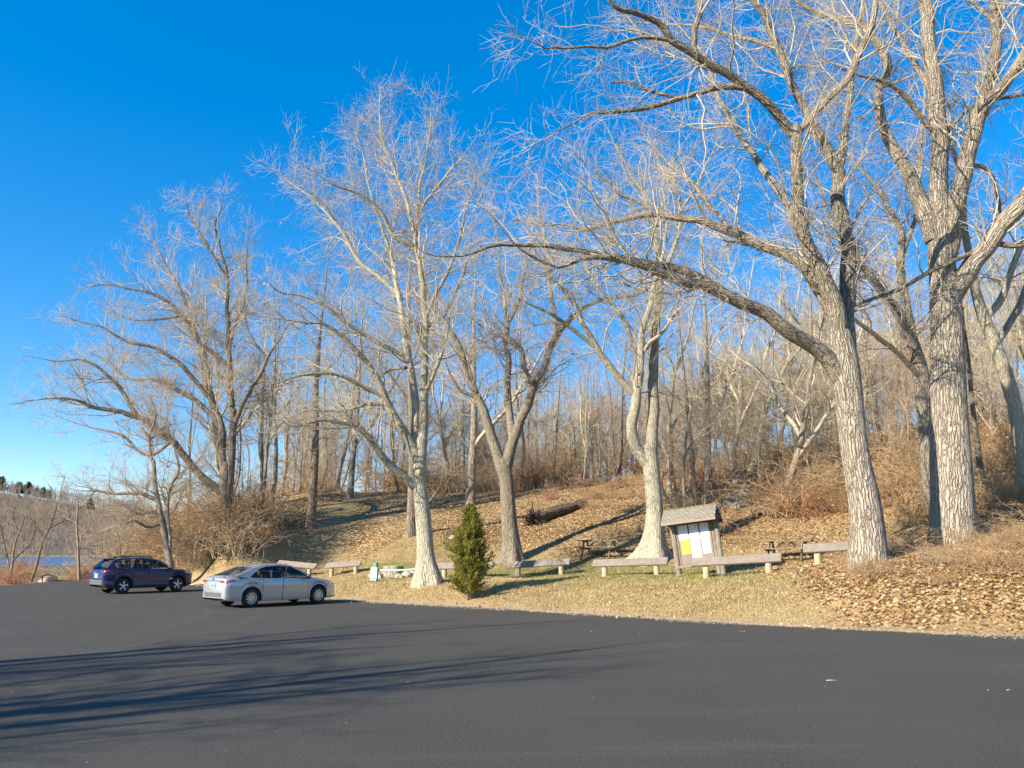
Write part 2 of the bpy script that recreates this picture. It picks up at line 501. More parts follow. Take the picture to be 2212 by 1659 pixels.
def ground_mat():
    m, nt, b = nmat("ground")
    L = nt.links.new
    at = N(nt, "ShaderNodeAttribute", attribute_name="zone")
    sep = N(nt, "ShaderNodeSeparateColor"); L(at.outputs["Color"], sep.inputs[0])
    geo = N(nt, "ShaderNodeNewGeometry")
    n1 = N(nt, "ShaderNodeTexNoise", i_Scale=1.3, i_Detail=8.0, i_Roughness=0.7); L(geo.outputs["Position"], n1.inputs["Vector"])
    n2 = N(nt, "ShaderNodeTexNoise", i_Scale=14.0, i_Detail=6.0, i_Roughness=0.75); L(geo.outputs["Position"], n2.inputs["Vector"])
    straw = ramp(nt, n2.outputs["Fac"], [(0.3, (0.18, 0.12, 0.055)), (0.5, (0.37, 0.265, 0.125)), (0.72, (0.56, 0.42, 0.22))])
    green = ramp(nt, n2.outputs["Fac"], [(0.3, (0.12, 0.125, 0.04)), (0.55, (0.30, 0.27, 0.09)), (0.75, (0.50, 0.41, 0.18))])
    sand = ramp(nt, n2.outputs["Fac"], [(0.3, (0.34, 0.24, 0.12)), (0.6, (0.52, 0.39, 0.23)), (0.8, (0.62, 0.49, 0.32))])
    vo = N(nt, "ShaderNodeTexVoronoi", i_Scale=11.0, i_Randomness=1.0); L(geo.outputs["Position"], vo.inputs["Vector"])
    sc = N(nt, "ShaderNodeSeparateColor"); L(vo.outputs["Color"], sc.inputs[0])
    leaf = ramp(nt, sc.outputs[0], [(0.0, (0.11, 0.066, 0.032)), (0.4, (0.26, 0.165, 0.08)), (0.75, (0.42, 0.29, 0.145)), (1.0, (0.58, 0.44, 0.26))])
    farc = ramp(nt, n1.outputs["Fac"], [(0.3, (0.13, 0.10, 0.075)), (0.7, (0.24, 0.185, 0.13))])
    def sharp(v, w):
        a = N(nt, "ShaderNodeMath", operation='MULTIPLY_ADD'); L(n1.outputs["Fac"], a.inputs[0]); a.inputs[1].default_value = w; a.inputs[2].default_value = -w * 0.5
        c = N(nt, "ShaderNodeMath", operation='ADD', use_clamp=True); L(v, c.inputs[0]); L(a.outputs[0], c.inputs[1])
        return c.outputs[0]
    n3 = N(nt, "ShaderNodeTexNoise", i_Scale=0.55, i_Detail=6.0, i_Roughness=0.72); L(geo.outputs["Position"], n3.inputs["Vector"])
    thin = ramp(nt, n2.outputs["Fac"], [(0.3, (0.13, 0.085, 0.042)), (0.6, (0.28, 0.19, 0.095)), (0.8, (0.42, 0.30, 0.16))])
    pr = ramp(nt, n3.outputs["Fac"], [(0.44, (0, 0, 0)), (0.60, (0.85,) * 3)])
    st_ = mixc(nt, pr.outputs[0], straw.outputs[0], thin.outputs[0])
    c = mixc(nt, sharp(sep.outputs[1], 0.5), st_, green.outputs[0])
    c = mixc(nt, sharp(sep.outputs[2], 0.7), c, sand.outputs[0])
    c = mixc(nt, sharp(sep.outputs[0], 0.5), c, leaf.outputs[0])
    c = mixc(nt, at.outputs["Alpha"], c, farc.outputs[0])
    L(c, b.inputs["Base Color"])
    b.inputs["Roughness"].default_value = 0.95
    b.inputs["Specular IOR Level"].default_value = 0.15
    ad = N(nt, "ShaderNodeMath", operation='MULTIPLY_ADD'); L(vo.outputs["Distance"], ad.inputs[0]); ad.inputs[1].default_value = 0.5; L(n2.outputs["Fac"], ad.inputs[2])
    bp = N(nt, "ShaderNodeBump", i_Strength=0.9, i_Distance=0.06); L(ad.outputs[0], bp.inputs["Height"]); L(bp.outputs[0], b.inputs["Normal"])
    return m

gm = np_mesh("ground", GV, GF, ground_mat(), True, {"zone": ('FLOAT_COLOR', zone)})
tag(mobj("ground", gm), "leaf strewn grassy hillside rising behind the parking lot", "ground", kind="structure")

# asphalt sheet: a fan-free triangulated polygon with an uneven edge
def asphalt_mat():
    m, nt, b = nmat("asphalt")
    L = nt.links.new
    geo = N(nt, "ShaderNodeNewGeometry")
    fine = N(nt, "ShaderNodeTexNoise", i_Scale=28.0, i_Detail=6.0, i_Roughness=0.9); L(geo.outputs["Position"], fine.inputs["Vector"])
    big = N(nt, "ShaderNodeTexNoise", i_Scale=0.35, i_Detail=5.0, i_Roughness=0.6); L(geo.outputs["Position"], big.inputs["Vector"])
    mp = N(nt, "ShaderNodeMapping"); mp.inputs["Scale"].default_value = (0.12, 1.2, 1); mp.inputs["Rotation"].default_value = (0, 0, -EDGE_DIR)
    L(geo.outputs["Position"], mp.inputs["Vector"])
    st = N(nt, "ShaderNodeTexNoise", i_Scale=1.0, i_Detail=5.0, i_Roughness=0.7); L(mp.outputs[0], st.inputs["Vector"])
    base = ramp(nt, fine.outputs["Fac"], [(0.32, (0.034, 0.0315, 0.0285)), (0.52, (0.080, 0.0745, 0.066)), (0.70, (0.165, 0.152, 0.134))])
    pale = ramp(nt, big.outputs["Fac"], [(0.42, (0, 0, 0)), (0.75, (0.5, 0.5, 0.5))])
    c = mixc(nt, pale.outputs[0], base.outputs[0], (0.10, 0.09, 0.077, 1))
    sr = ramp(nt, st.outputs["Fac"], [(0.58, (0, 0, 0)), (0.78, (0.45,) * 3)])
    c = mixc(nt, sr.outputs[0], c, (0.135, 0.12, 0.10, 1))
    vo = N(nt, "ShaderNodeTexVoronoi", i_Scale=7.0); L(geo.outputs["Position"], vo.inputs["Vector"])
    sp = ramp(nt, vo.outputs["Distance"], [(0.045, (1, 1, 1)), (0.06, (0, 0, 0))])
    vs = N(nt, "ShaderNodeSeparateColor"); L(vo.outputs["Color"], vs.inputs[0])
    th = ramp(nt, vs.outputs[0], [(0.55, (0, 0, 0)), (0.62, (0.75,) * 3)])
    mm = N(nt, "ShaderNodeMath", operation='MULTIPLY'); L(sp.outputs[0], mm.inputs[0]); L(th.outputs[0], mm.inputs[1])
    c = mixc(nt, mm.outputs[0], c, (0.30, 0.28, 0.25, 1))
    # dusty tyre arcs left by cars swinging into the bays
    for (cx, cy, r, wdt) in ((-24.0, 29.0, 10.5, 0.2), (-24.0, 29.0, 12.0, 0.2), (-22.0, 20.0, 13.5, 0.18), (-22.0, 20.0, 15.0, 0.18)):
        vd = N(nt, "ShaderNodeVectorMath", operation='DISTANCE'); L(geo.outputs["Position"], vd.inputs[0]); vd.inputs[1].default_value = (cx, cy, 0)
        sb = N(nt, "ShaderNodeMath", operation='SUBTRACT'); L(vd.outputs["Value"], sb.inputs[0]); sb.inputs[1].default_value = r
        ab = N(nt, "ShaderNodeMath", operation='ABSOLUTE'); L(sb.outputs[0], ab.inputs[0])
        mr = N(nt, "ShaderNodeMapRange"); L(ab.outputs[0], mr.inputs[0]); mr.inputs[1].default_value = wdt; mr.inputs[2].default_value = 0.0; mr.inputs[3].default_value = 0.0; mr.inputs[4].default_value = 0.3
        ml = N(nt, "ShaderNodeMath", operation='MULTIPLY', use_clamp=True); L(mr.outputs[0], ml.inputs[0]); L(st.outputs["Fac"], ml.inputs[1])
        c = mixc(nt, ml.outputs[0], c, (0.15, 0.135, 0.115, 1))
    L(c, b.inputs["Base Color"])
    b.inputs["Roughness"].default_value = 0.9
    b.inputs["Specular IOR Level"].default_value = 0.12
    bp = N(nt, "ShaderNodeBump", i_Strength=0.8, i_Distance=0.01); L(fine.outputs["Fac"], bp.inputs["Height"]); L(bp.outputs[0], b.inputs["Normal"])
    return m

rngA = np.random.default_rng(4)
poly = []
for i in range(len(LOT)):
    a = LOT[i]; bb = LOT[(i + 1) % len(LOT)]
    L_ = np.linalg.norm(bb - a); k = max(1, int(L_ / 0.22)) if 1 <= i <= len(edge) else 1
    nrm = np.array([bb[1] - a[1], -(bb[0] - a[0])]) / L_
    for j in range(k):
        p = a + (bb - a) * j / k
        if k > 1: p = p + nrm * ((fbm(p[0:1] * 0.8, p[1:2] * 0.8, 8)[0] - 0.5) * 0.5 + (fbm(p[0:1] * 3.5, p[1:2] * 3.5, 18)[0] - 0.5) * 0.22)
        poly.append(p)
bm = bmesh.new()
vs = [bm.verts.new((p[0], p[1], 0.0)) for p in poly]
f = bm.faces.new(vs)
bmesh.ops.triangulate(bm, faces=[f])
bmesh.ops.recalc_face_normals(bm, faces=bm.faces)
me = bpy.data.meshes.new("parking_lot"); bm.to_mesh(me); bm.free()
if me.polygons[0].normal.z < 0: me.flip_normals()
me.materials.append(asphalt_mat())
lot = mobj("parking_lot", me)
lot.location.z = 0.0
tag(lot, "dark freshly sealed asphalt parking lot", "parking lot", kind="structure")

# lake
wm, nt, b = nmat("lake_water")
b.inputs["Base Color"].default_value = (0.06, 0.10, 0.17, 1)
b.inputs["Roughness"].default_value = 0.35
geo = N(nt, "ShaderNodeNewGeometry")
nz = N(nt, "ShaderNodeTexNoise", i_Scale=0.8, i_Detail=4.0)
nt.links.new(geo.outputs["Position"], nz.inputs["Vector"])
bp = N(nt, "ShaderNodeBump", i_Strength=0.5, i_Distance=0.3)
nt.links.new(nz.outputs["Fac"], bp.inputs["Height"]); nt.links.new(bp.outputs[0], b.inputs["Normal"])
lx = np.linspace(-900, 40, 20); ly = np.linspace(150, 400, 8)
LXX, LYY = np.meshgrid(lx, ly)
i2 = (np.arange(7)[:, None] * 20 + np.arange(19)[None, :]).ravel()
wme = np_mesh("lake", np.stack([LXX.ravel(), LYY.ravel(), np.full(LXX.size, WATER_Z)], 1), np.stack([i2, i2 + 1, i2 + 21, i2 + 20], 1), wm, False)
tag(mobj("lake", wme), "strip of blue lake water beyond the lot", "lake", kind="structure")
# ---------------------------------------------------------------- branching engine
def unit(v):
    return v / (np.linalg.norm(v, axis=-1, keepdims=True) + 1e-12)

def tubes(P, R, S, bark=False):
    """P (n,k,3), R (n,k) -> verts, quads, bark coords"""
    n, k, _ = P.shape
    T = np.empty_like(P)
    T[:, 1:-1] = P[:, 2:] - P[:, :-2]; T[:, 0] = P[:, 1] - P[:, 0]; T[:, -1] = P[:, -1] - P[:, -2]
    T = unit(T)
    m = unit(P[:, -1] - P[:, 0])
    ref = np.where(np.abs(m[:, 2:3]) < 0.8, np.array([[0, 0, 1.0]]), np.array([[1.0, 0, 0]]))
    A = unit(np.cross(T, ref[:, None, :])); B = np.cross(T, A)
    th = np.arange(S) * 2 * np.pi / S
    ring = A[:, :, None, :] * np.cos(th)[None, None, :, None] + B[:, :, None, :] * np.sin(th)[None, None, :, None]
    V = P[:, :, None, :] + ring * R[:, :, None, None]
    idx = np.arange(n * k * S).reshape(n, k, S)
    a = idx[:, :-1, :]; b = np.roll(idx, -1, axis=2)[:, :-1, :]
    c = np.roll(idx, -1, axis=2)[:, 1:, :]; d = idx[:, 1:, :]
    F = np.stack([a, b, c, d], -1).reshape(-1, 4)
    out = [V.reshape(-1, 3), F]
    if bark:
        seg = np.linalg.norm(np.diff(P, axis=1), axis=2)
        s = np.concatenate([np.zeros((n, 1)), np.cumsum(seg, 1)], 1)
        bc = np.stack([R[:, :, None] * np.cos(th) + np.arange(n)[:, None, None] * 3.1, R[:, :, None] * np.sin(th), np.repeat(s[:, :, None], S, 2)], -1)
        out.append(bc.reshape(-1, 3))
    return out

def merge(parts):
    V = []; F = []; B = []; o = 0
    for p in parts:
        V.append(p[0]); F.append(p[1] + o); o += len(p[0])
        if len(p) > 2: B.append(p[2])
    return np.concatenate(V), np.concatenate(F), (np.concatenate(B) if B else None)

def resamp(P, R, K):
    seg = np.linalg.norm(np.diff(P, axis=0), axis=1)
    s = np.concatenate([[0], np.cumsum(seg)])
    q = np.linspace(0, s[-1], K)
    return np.stack([np.interp(q, s, P[:, i]) for i in range(3)], 1), np.interp(q, s, R)

def catmull(C, n):
    C = np.vstack([2 * C[0] - C[1], C, 2 * C[-1] - C[-2]])
    out = []
    m = len(C) - 3
    for i in range(m):
        p0, p1, p2, p3 = C[i:i + 4]
        for t in np.linspace(0, 1, n, endpoint=False):
            out.append(0.5 * ((2 * p1) + (p2 - p0) * t + (2 * p0 - 5 * p1 + 4 * p2 - p3) * t * t + (3 * p1 - p0 - 3 * p2 + p3) * t ** 3))
    out.append(C[-2])
    return np.array(out)

def spawn(P, R, rng, dens, tmin, ang, lk, rf, K, up, wig, rmin, lmax=9.0, tmax=1.0, lmin=0.12, flat=0.0, rcap=9.0):
    """children of branches P (n,k,3), R (n,k); length is proportional to the child's radius"""
    n, kp, _ = P.shape
    Lp = np.linalg.norm(np.diff(P, axis=1), axis=2).sum(1)
    cnt = rng.poisson(np.maximum(Lp * dens * (tmax - tmin), 0.01))
    idx = np.repeat(np.arange(n), cnt)
    m = len(idx)
    if m == 0:
        return np.zeros((0, K, 3)), np.zeros((0, K))
    t = rng.uniform(tmin, tmax, m)
    f = t * (kp - 1); i = np.minimum(f.astype(int), kp - 2); fr = (f - i)
    p = P[idx, i] * (1 - fr)[:, None] + P[idx, i + 1] * fr[:, None]
    r = R[idx, i] * (1 - fr) + R[idx, i + 1] * fr
    T = unit(P[idx, i + 1] - P[idx, i])
    ref = unit(rng.normal(size=(m, 3)))
    ref[:, 2] *= (1 - flat)
    Nn = unit(ref - (ref * T).sum(1, keepdims=True) * T)
    a = np.radians(rng.uniform(ang[0], ang[1], m))[:, None]
    D = np.cos(a) * T + np.sin(a) * Nn
    r0 = np.maximum(r * rng.uniform(rf[0], rf[1], m), rmin)
    r0 = np.minimum(np.minimum(r0, rcap), np.maximum(r * 0.9, rmin))
    L = np.clip(r0 * rng.uniform(lk[0], lk[1], m), lmin, lmax)
    out = np.zeros((m, K, 3)); out[:, 0] = p
    st = (L / (K - 1))[:, None]
    for k in range(1, K):
        D = unit(D + rng.normal(size=(m, 3)) * wig + np.array([0, 0, up]))
        out[:, k] = out[:, k - 1] + D * st
    Rr = r0[:, None] * (1 - np.linspace(0, 1, K)[None, :] * 0.72)
    return out, np.maximum(Rr, rmin * 0.45)

def crown_from(limbsP, limbsR, rng, q=1.0, rmin=0.0045, levels=4, up=0.05, tmin=0.22, dens=(1.15, 1.7, 2.6, 3.6), rmul=1.0):
    """limbs given as lists of arrays; returns list of tube parts"""
    K0 = 24
    P = np.stack([resamp(p, r, K0)[0] for p, r in zip(limbsP, limbsR)])
    R = np.stack([resamp(p, r, K0)[1] for p, r in zip(limbsP, limbsR)])
    parts = []
    A, RA = spawn(P, R, rng, dens[0] * q * 1.45, tmin, (28, 62), (70, 125), (0.26, 0.46), 9, up, 0.25, 0.010, 4.6, rcap=0.038)
    parts.append(tubes(A, RA, 4, True))
    B, RB = spawn(A, RA, rng, dens[1] * q * 1.1, 0.12, (25, 60), (75, 130), (0.34, 0.56), 6, up, 0.18, 0.007, 2.6)
    B2, RB2 = spawn(P, R, rng, dens[1] * q, tmin, (30, 75), (70, 120), (0.07, 0.18), 6, up * 1.5, 0.18, 0.007, 2.0)
    B = np.concatenate([B, B2]); RB = np.concatenate([RB, RB2])
    parts.append(tubes(B, RB * rmul, 3, True))
    C, RC = spawn(B, RB, rng, dens[2] * q, 0.1, (25, 60), (95, 165), (0.45, 0.7), 4, up * 1.3, 0.22, 0.0054, 1.3)
    parts.append(tubes(C, RC * rmul, 3, True))
    if levels >= 4:
        D, RD = spawn(C, RC, rng, dens[3] * q, 0.15, (25, 60), (80, 140), (0.6, 0.85), 2, up * 1.5, 0.2, rmin, 0.65)
        parts.append(tubes(D, RD * rmul, 3, True))
        tips = D[:, -1]
    else:
        tips = C[:, -1]
    return parts, tips

def trunk_mesh(P, R, S, flare, rng, zbase):
    V, F, B = tubes(P[None], R[None], S, True)
    n = len(P)
    V = V.reshape(n, S, 3)
    th = np.arange(S) * 2 * np.pi / S
    lob = np.zeros(S)
    for k, a in ((3, .45), (5, .4), (7, .25)):
        lob += a * np.cos(k * th + rng.uniform(0, 6.28))
    h = np.clip(P[:, 2] - zbase, 0, None)
    amp = flare * np.exp(-h / (0.9 * R[n // 2] + 0.22))
    mul = 1 + amp[:, None] * (0.75 + 0.75 * lob[None, :])
    bump = 1 + 0.035 * (vnoise(np.cos(th)[None, :] * 2.2 + 10, np.sin(th)[None, :] * 2.2 + h[:, None] * 0.5, 3) - 0.5) * 2
    V = P[:, None, :] + (V - P[:, None, :]) * (mul * bump)[:, :, None]
    return V.reshape(-1, 3), F, B

def leaves_at(pts, rng, size, droop=0.5):
    """small bent leaf faces, two triangles-pairs each"""
    n = len(pts)
    s = size * rng.uniform(0.7, 1.3, n)[:, None]
    a = unit(rng.normal(size=(n, 3)) + np.array([0, 0, -droop]))
    b = unit(np.cross(a, rng.normal(size=(n, 3))))
    c = np.cross(a, b)
    v0 = pts; v1 = pts + a * s * 0.5 + b * s * 0.33 + c * s * 0.12; v2 = pts + a * s; v3 = pts + a * s * 0.5 - b * s * 0.33 + c * s * 0.12
    V = np.stack([v0, v1, v2, v3], 1).reshape(-1, 3)
    i = np.arange(n)[:, None] * 4
    F = np.concatenate([i + np.array([[0, 1, 2]]), i + np.array([[0, 2, 3]])])
    return V, F, np.repeat(rng.uniform(0, 1, n), 4)

def traced_tree(name, label, depth, limbs, seed, bark, twig, q=1.0, levels=4, flare=0.5, group=None, cat="tree", base_z=None, leaf_n=0, spread=0.3, up=0.05, dens=(1.6, 2.5, 3.4, 3.6), sides=28, leafmat=None, tmin=0.22, scars=(), limbbark=None):
    """limbs: [ (points [(px,py,w)], end depth offset or None) ]; the first is the trunk"""
    rng = np.random.default_rng(seed)
    b0 = limbs[0][0][0]
    base = PT(b0[0], b0[1], depth)
    zb = gz(base[0], base[1])
    root = empty(name, (base[0], base[1], zb))
    tag(root, label, cat, group)
    off = np.array([base[0], base[1], zb])
    built = []          # (px,py,depth offset) samples
    Ps = []; Rs = []
    for li, (pts, dy) in enumerate(limbs):
        C = np.array(pts, float)
        S = catmull(C, 6)
        S[:, 2] = np.maximum(S[:, 2], 0.8)
        if S[-1, 2] < 6: S[:, 2] *= 1 - 0.72 * np.linspace(0, 1, len(S)) ** 4
        seg = np.hypot(np.diff(S[:, 0]), np.diff(S[:, 1])); s = np.concatenate([[0], np.cumsum(seg)])
        Lm = s[-1] * depth / FPX
        if li == 0:
            y0 = 0.0
            dy = 0.0 if dy is None else dy
        else:
            al = np.concatenate(built)
            j = np.argmin((al[:, 0] - S[0, 0]) ** 2 + (al[:, 1] - S[0, 1]) ** 2)
            y0 = al[j, 2]
            if dy is None: dy = rng.choice([-1, 1]) * rng.uniform(0.1, spread) * Lm
        t = s / s[-1]
        yo = y0 + dy * t ** 1.2
        built.append(np.stack([S[:, 0], S[:, 1], yo], 1))
        P = np.array([PT(x, y, depth + o) for (x, y), o in zip(S[:, :2], yo)])
        R = S[:, 2] * 0.5 * (depth + yo) / FPX
        K = int(np.clip(Lm / 0.28, 8, 70))
        P, R = resamp(P, R, K)
        if li > 0:
            wob = rng.normal(size=P.shape); ker = np.array([.25, .5, .25])
            for _ in range(2):
                wob = np.stack([np.convolve(wob[:, c], ker, 'same') for c in range(3)], 1)
            P = P + wob * (0.05 + 0.35 * R)[:, None] * np.linspace(0, 1, K)[:, None] ** 0.5
        else:
            P = np.vstack([[P[0, 0], P[0, 1], min(zb, P[0, 2]) - 0.35], P]); R = np.concatenate([[R[0]], R])
        if R[-1] > 0.03:          # rounded end inside the fork
            tg = unit(P[-1] - P[-2]); r = R[-1]
            P = np.vstack([P, P[-1] + tg * r * 0.9, P[-1] + tg * r * 1.6, P[-1] + tg * r * 1.9]); R = np.concatenate([R, [r * 0.85, r * 0.5, 0.004]])
        Ps.append(P); Rs.append(R)
    for li, (P, R) in enumerate(zip(Ps, Rs)):
        if li == 0:
            V, F, B = trunk_mesh(P, R, sides, flare, rng, zb)
            nm = "trunk"
        else:
            V, F, B = tubes(P[None], R[None], 12 if R[0] > 0.08 else 7, True)
            nm = "limb"
        mobj(nm, np_mesh(nm, V - off, F, bark if li == 0 or R[0] > 0.33 or limbbark is None else limbbark, True, {"bark": ('FLOAT_VECTOR', B)}), root)
    lp = Ps[1:] if len(Ps) > 1 else Ps; lr = Rs[1:] if len(Rs) > 1 else Rs
    parts, tips = crown_from(lp, lr, rng, q, levels=levels, up=up, dens=dens, tmin=tmin)
    V, F, B = merge(parts)
    mobj("crown", np_mesh("crown", V - off, F, twig, True), root)
    if leaf_n:
        sel = tips[rng.integers(0, len(tips), leaf_n)]
        V, F, tn = leaves_at(sel, rng, 0.13)
        lo = mobj("dry_leaves", np_mesh("dry_leaves", V - off, F, leafmat or LEAF_ORANGE, False, {"tint": ('FLOAT', tn)}), root)
        lo["kind"] = "stuff"
    for (sx_, sy_, sr, dyo) in scars:
        c = PT(sx_, sy_, depth + dyo) - off
        rr = sr * 0.5 * depth / FPX
        d_ = unit(np.array([-0.35, -1.0, -0.1]))
        MB().tube([c - d_ * 0.12, c + d_ * 0.03, c + d_ * 0.035], [rr * 1.25, rr, rr * 0.9], 12).build("sawn_stub", CUTWOOD, root)
    return root

CUTWOOD = simple("fresh_cut", (0.60, 0.44, 0.22), 0.85, noise=0.2, scale=20)
# ---------------------------------------------------------------- the traced foreground trees
traced_tree("oak_tree", "thick leaning tree with furrowed pale bark rooted in the leaf bank beside the lot", 22.5, [
    ([(1878, 1228, 74), (1870, 1104, 64), (1848, 985, 57), (1834, 866, 59), (1824, 787, 60), (1816, 740, 54)], 0.0),
    ([(1822, 830, 40), (1790, 775, 37), (1742, 735, 34), (1694, 707, 32), (1650, 672, 30), (1591, 652, 29), (1519, 619, 25), (1464, 603, 23), (1404, 583, 21), (1356, 567, 18), (1305, 559, 15), (1257, 559, 12), (1210, 580, 10), (1178, 571, 9), (1138, 551, 8), (1106, 528, 7), (1083, 496, 6), (1059, 460, 5), (1027, 444, 4)], -3.5),
    ([(1589, 648, 22), (1560, 628, 21), (1509, 600, 20), (1450, 580, 19), (1390, 568, 18), (1331, 555, 16), (1265, 543, 13), (1206, 536, 12), (1126, 532, 10), (1059, 532, 9), (1011, 551, 7), (985, 555, 6), (930, 555, 5), (898, 534, 4), (866, 502, 3)], -2.0),
    ([(1812, 720, 34), (1777, 635, 30), (1730, 567, 28), (1671, 538, 24), (1646, 530, 23), (1583, 500, 20), (1523, 480, 18), (1456, 468, 17), (1384, 464, 15), (1325, 476, 13), (1265, 496, 11), (1226, 486, 8), (1178, 488, 7), (1126, 476, 5), (1067, 468, 4)], 2.5),
    ([(1812, 730, 44), (1797, 651, 40), (1762, 567, 33), (1730, 492, 29), (1720, 417, 27), (1718, 337, 25), (1714, 294, 24)], -1.5),
    ([(1714, 294, 24), (1682, 246, 23), (1643, 210, 22), (1598, 177, 21), (1555, 151, 20), (1503, 119, 19), (1456, 87, 18), (1436, 56, 16), (1384, 32, 14), (1341, 24, 12), (1317, 0, 10), (1295, -40, 8), (1250, -70, 6)], -2.5),
    ([(1620, 192, 16), (1583, 187, 16), (1543, 190, 14), (1475, 214, 12), (1404, 230, 11), (1325, 244, 10), (1277, 242, 8), (1241, 262, 6), (1202, 286, 5), (1154, 305, 3)], -1.0),
    ([(1475, 214, 8), (1412, 204, 8), (1364, 188, 7), (1321, 182, 6)], 0.3),
    ([(1458, 88, 12), (1404, 79, 10), (1364, 85, 9), (1313, 103, 8), (1265, 99, 7), (1210, 99, 6), (1174, 105, 5), (1146, 87, 4), (1114, 79, 3), (1070, 100, 2)], -1.5),
    ([(1499, 117, 16), (1503, 60, 15), (1515, 24, 15), (1499, 0, 14), (1490, -50, 11), (1500, -120, 8)], 1.5),
    ([(1714, 294, 20), (1750, 258, 18), (1781, 226, 18), (1821, 182, 18), (1849, 131, 18), (1869, 91, 17), (1885, 40, 15), (1892, 0, 14), (1898, -60, 11), (1915, -140, 8)], -1.0),
    ([(1824, 790, 42), (1836, 720, 37), (1831, 628, 37), (1828, 549, 35), (1819, 456, 32), (1809, 369, 31)], 1.2),
    ([(1810, 375, 24), (1819, 317, 20), (1825, 258, 18), (1837, 190, 16), (1846, 130, 13), (1853, 79, 12), (1865, 0, 10), (1880, -80, 7)], 2.0),
    ([(1809, 369, 27), (1785, 317, 24), (1758, 270, 22), (1734, 222, 20), (1706, 171, 18), (1686, 111, 17), (1662, 52, 16), (1635, 8, 14), (1610, -50, 11), (1570, -110, 8)], 2.5),
    ([(1728, 492, 18), (1690, 420, 17), (1640, 350, 15), (1590, 280, 13), (1545, 190, 11), (1520, 120, 9), (1470, 60, 7), (1430, 20, 5)], 4.0),
    ([(1686, 111, 12), (1640, 90, 11), (1580, 78, 10), (1520, 60, 8), (1450, 52, 6), (1390, 48, 5), (1330, 40, 4)], 3.0),
    ([(1583, 500, 10), (1530, 440, 10), (1490, 390, 9), (1440, 350, 8), (1400, 300, 6), (1370, 240, 4)], 2.0),
], 11, BARK_NEAR, TWIG_PALE, q=1.05, limbbark=BARK_LIMB_SHADE, flare=0.22, dens=(0.9, 2.5, 3.0, 2.8))

traced_tree("oak_tree", "massive upright tree with deeply furrowed trunk at the right, forking into heavy limbs", 25.0, [
    ([(2058, 1172, 88), (2057, 1080, 82), (2053, 985, 79), (2047, 826, 72), (2045, 707, 66), (2042, 640, 64), (2036, 590, 54)], 0.0),
    ([(2036, 590, 58), (2030, 520, 52), (2031, 476, 46), (2028, 397, 40), (2027, 317, 38), (2023, 238, 37), (2017, 159, 34), (2008, 79, 32), (1992, 0, 30), (1980, -80, 25), (1975, -180, 18)], 0.5),
    ([(2044, 560, 42), (2060, 476, 38), (2075, 397, 38), (2095, 317, 36), (2119, 246, 34), (2162, 194, 28), (2212, 119, 26), (2270, 40, 20), (2330, -60, 14)], -1.5),
    ([(2105, 285, 28), (2120, 225, 26), (2143, 167, 26), (2150, 99, 24), (2152, 0, 22), (2160, -90, 17), (2150, -180, 11)], 2.0),
    ([(2018, 520, 40), (1988, 436, 36), (1948, 357, 30), (1920, 301, 26), (1900, 254, 24), (1904, 198, 20), (1920, 151, 20), (1904, 103, 20), (1869, 60, 18), (1813, 40, 14), (1750, 20, 10), (1690, -20, 7)], 2.5),
    ([(2045, 655, 52), (2087, 587, 44), (2127, 536, 40), (2166, 484, 40), (2212, 428, 38), (2270, 350, 30), (2330, 250, 22), (2380, 130, 14)], -3.0),
    ([(2120, 540, 12), (2067, 560, 10), (1988, 599, 10), (1928, 631, 9), (1869, 651, 8), (1840, 660, 6)], -0.5),
    ([(2140, 520, 14), (2186, 534, 12), (2212, 528, 11), (2270, 520, 9), (2340, 490, 6)], -1.0),
    ([(2100, 357, 10), (2130, 362, 10), (2150, 390, 9), (2159, 428, 8), (2158, 460, 6)], 0.5),
    ([(2042, 292, 10), (2087, 238, 9), (2127, 216, 8), (2212, 208, 8), (2280, 190, 6)], 0.5),
    ([(2022, 215, 16), (1985, 150, 14), (1950, 90, 12), (1915, 30, 10), (1870, -40, 7)], 3.0),
    ([(2012, 280, 14), (1975, 235, 13), (1935, 190, 11), (1880, 170, 9), (1820, 150, 6), (1770, 120, 4)], -1.5),
    ([(2155, 60, 12), (2120, 20, 10), (2080, -10, 8), (2030, -60, 6)], 1.0),
], 12, BARK_NEAR, TWIG_PALE, q=0.85, limbbark=BARK_LIMB_SHADE, flare=0.15, dens=(0.9, 2.5, 3.0, 2.8))

traced_tree("oak_tree", "tree with twin leaning stems just left behind the massive upright tree", 30.0, [
    ([(2022, 1130, 40), (2012, 1050, 37), (2004, 945, 34), (1996, 866, 34), (1988, 806, 33), (1972, 747, 30)], 0.0),
    ([(1974, 752, 27), (1948, 687, 22), (1908, 636, 18), (1869, 584, 16), (1838, 540, 13), (1800, 480, 10), (1770, 410, 8), (1750, 330, 5)], 1.0),
    ([(1974, 750, 24), (1968, 707, 21), (1952, 628, 18), (1944, 549, 16), (1948, 510, 15), (1932, 476, 13), (1892, 405, 11), (1849, 357, 9), (1810, 290, 7), (1780, 210, 5)], 2.0),
    ([(2005, 835, 14), (1975, 800, 13), (1940, 765, 12), (1900, 735, 11), (1858, 700, 9), (1830, 670, 6)], -1.5),
    ([(1946, 560, 10), (1975, 480, 10), (1985, 400, 9), (1990, 300, 8), (2000, 180, 6)], 1.5),
], 13, BARK_GREY, TWIG_GREY, q=1.0, levels=3, flare=0.1)

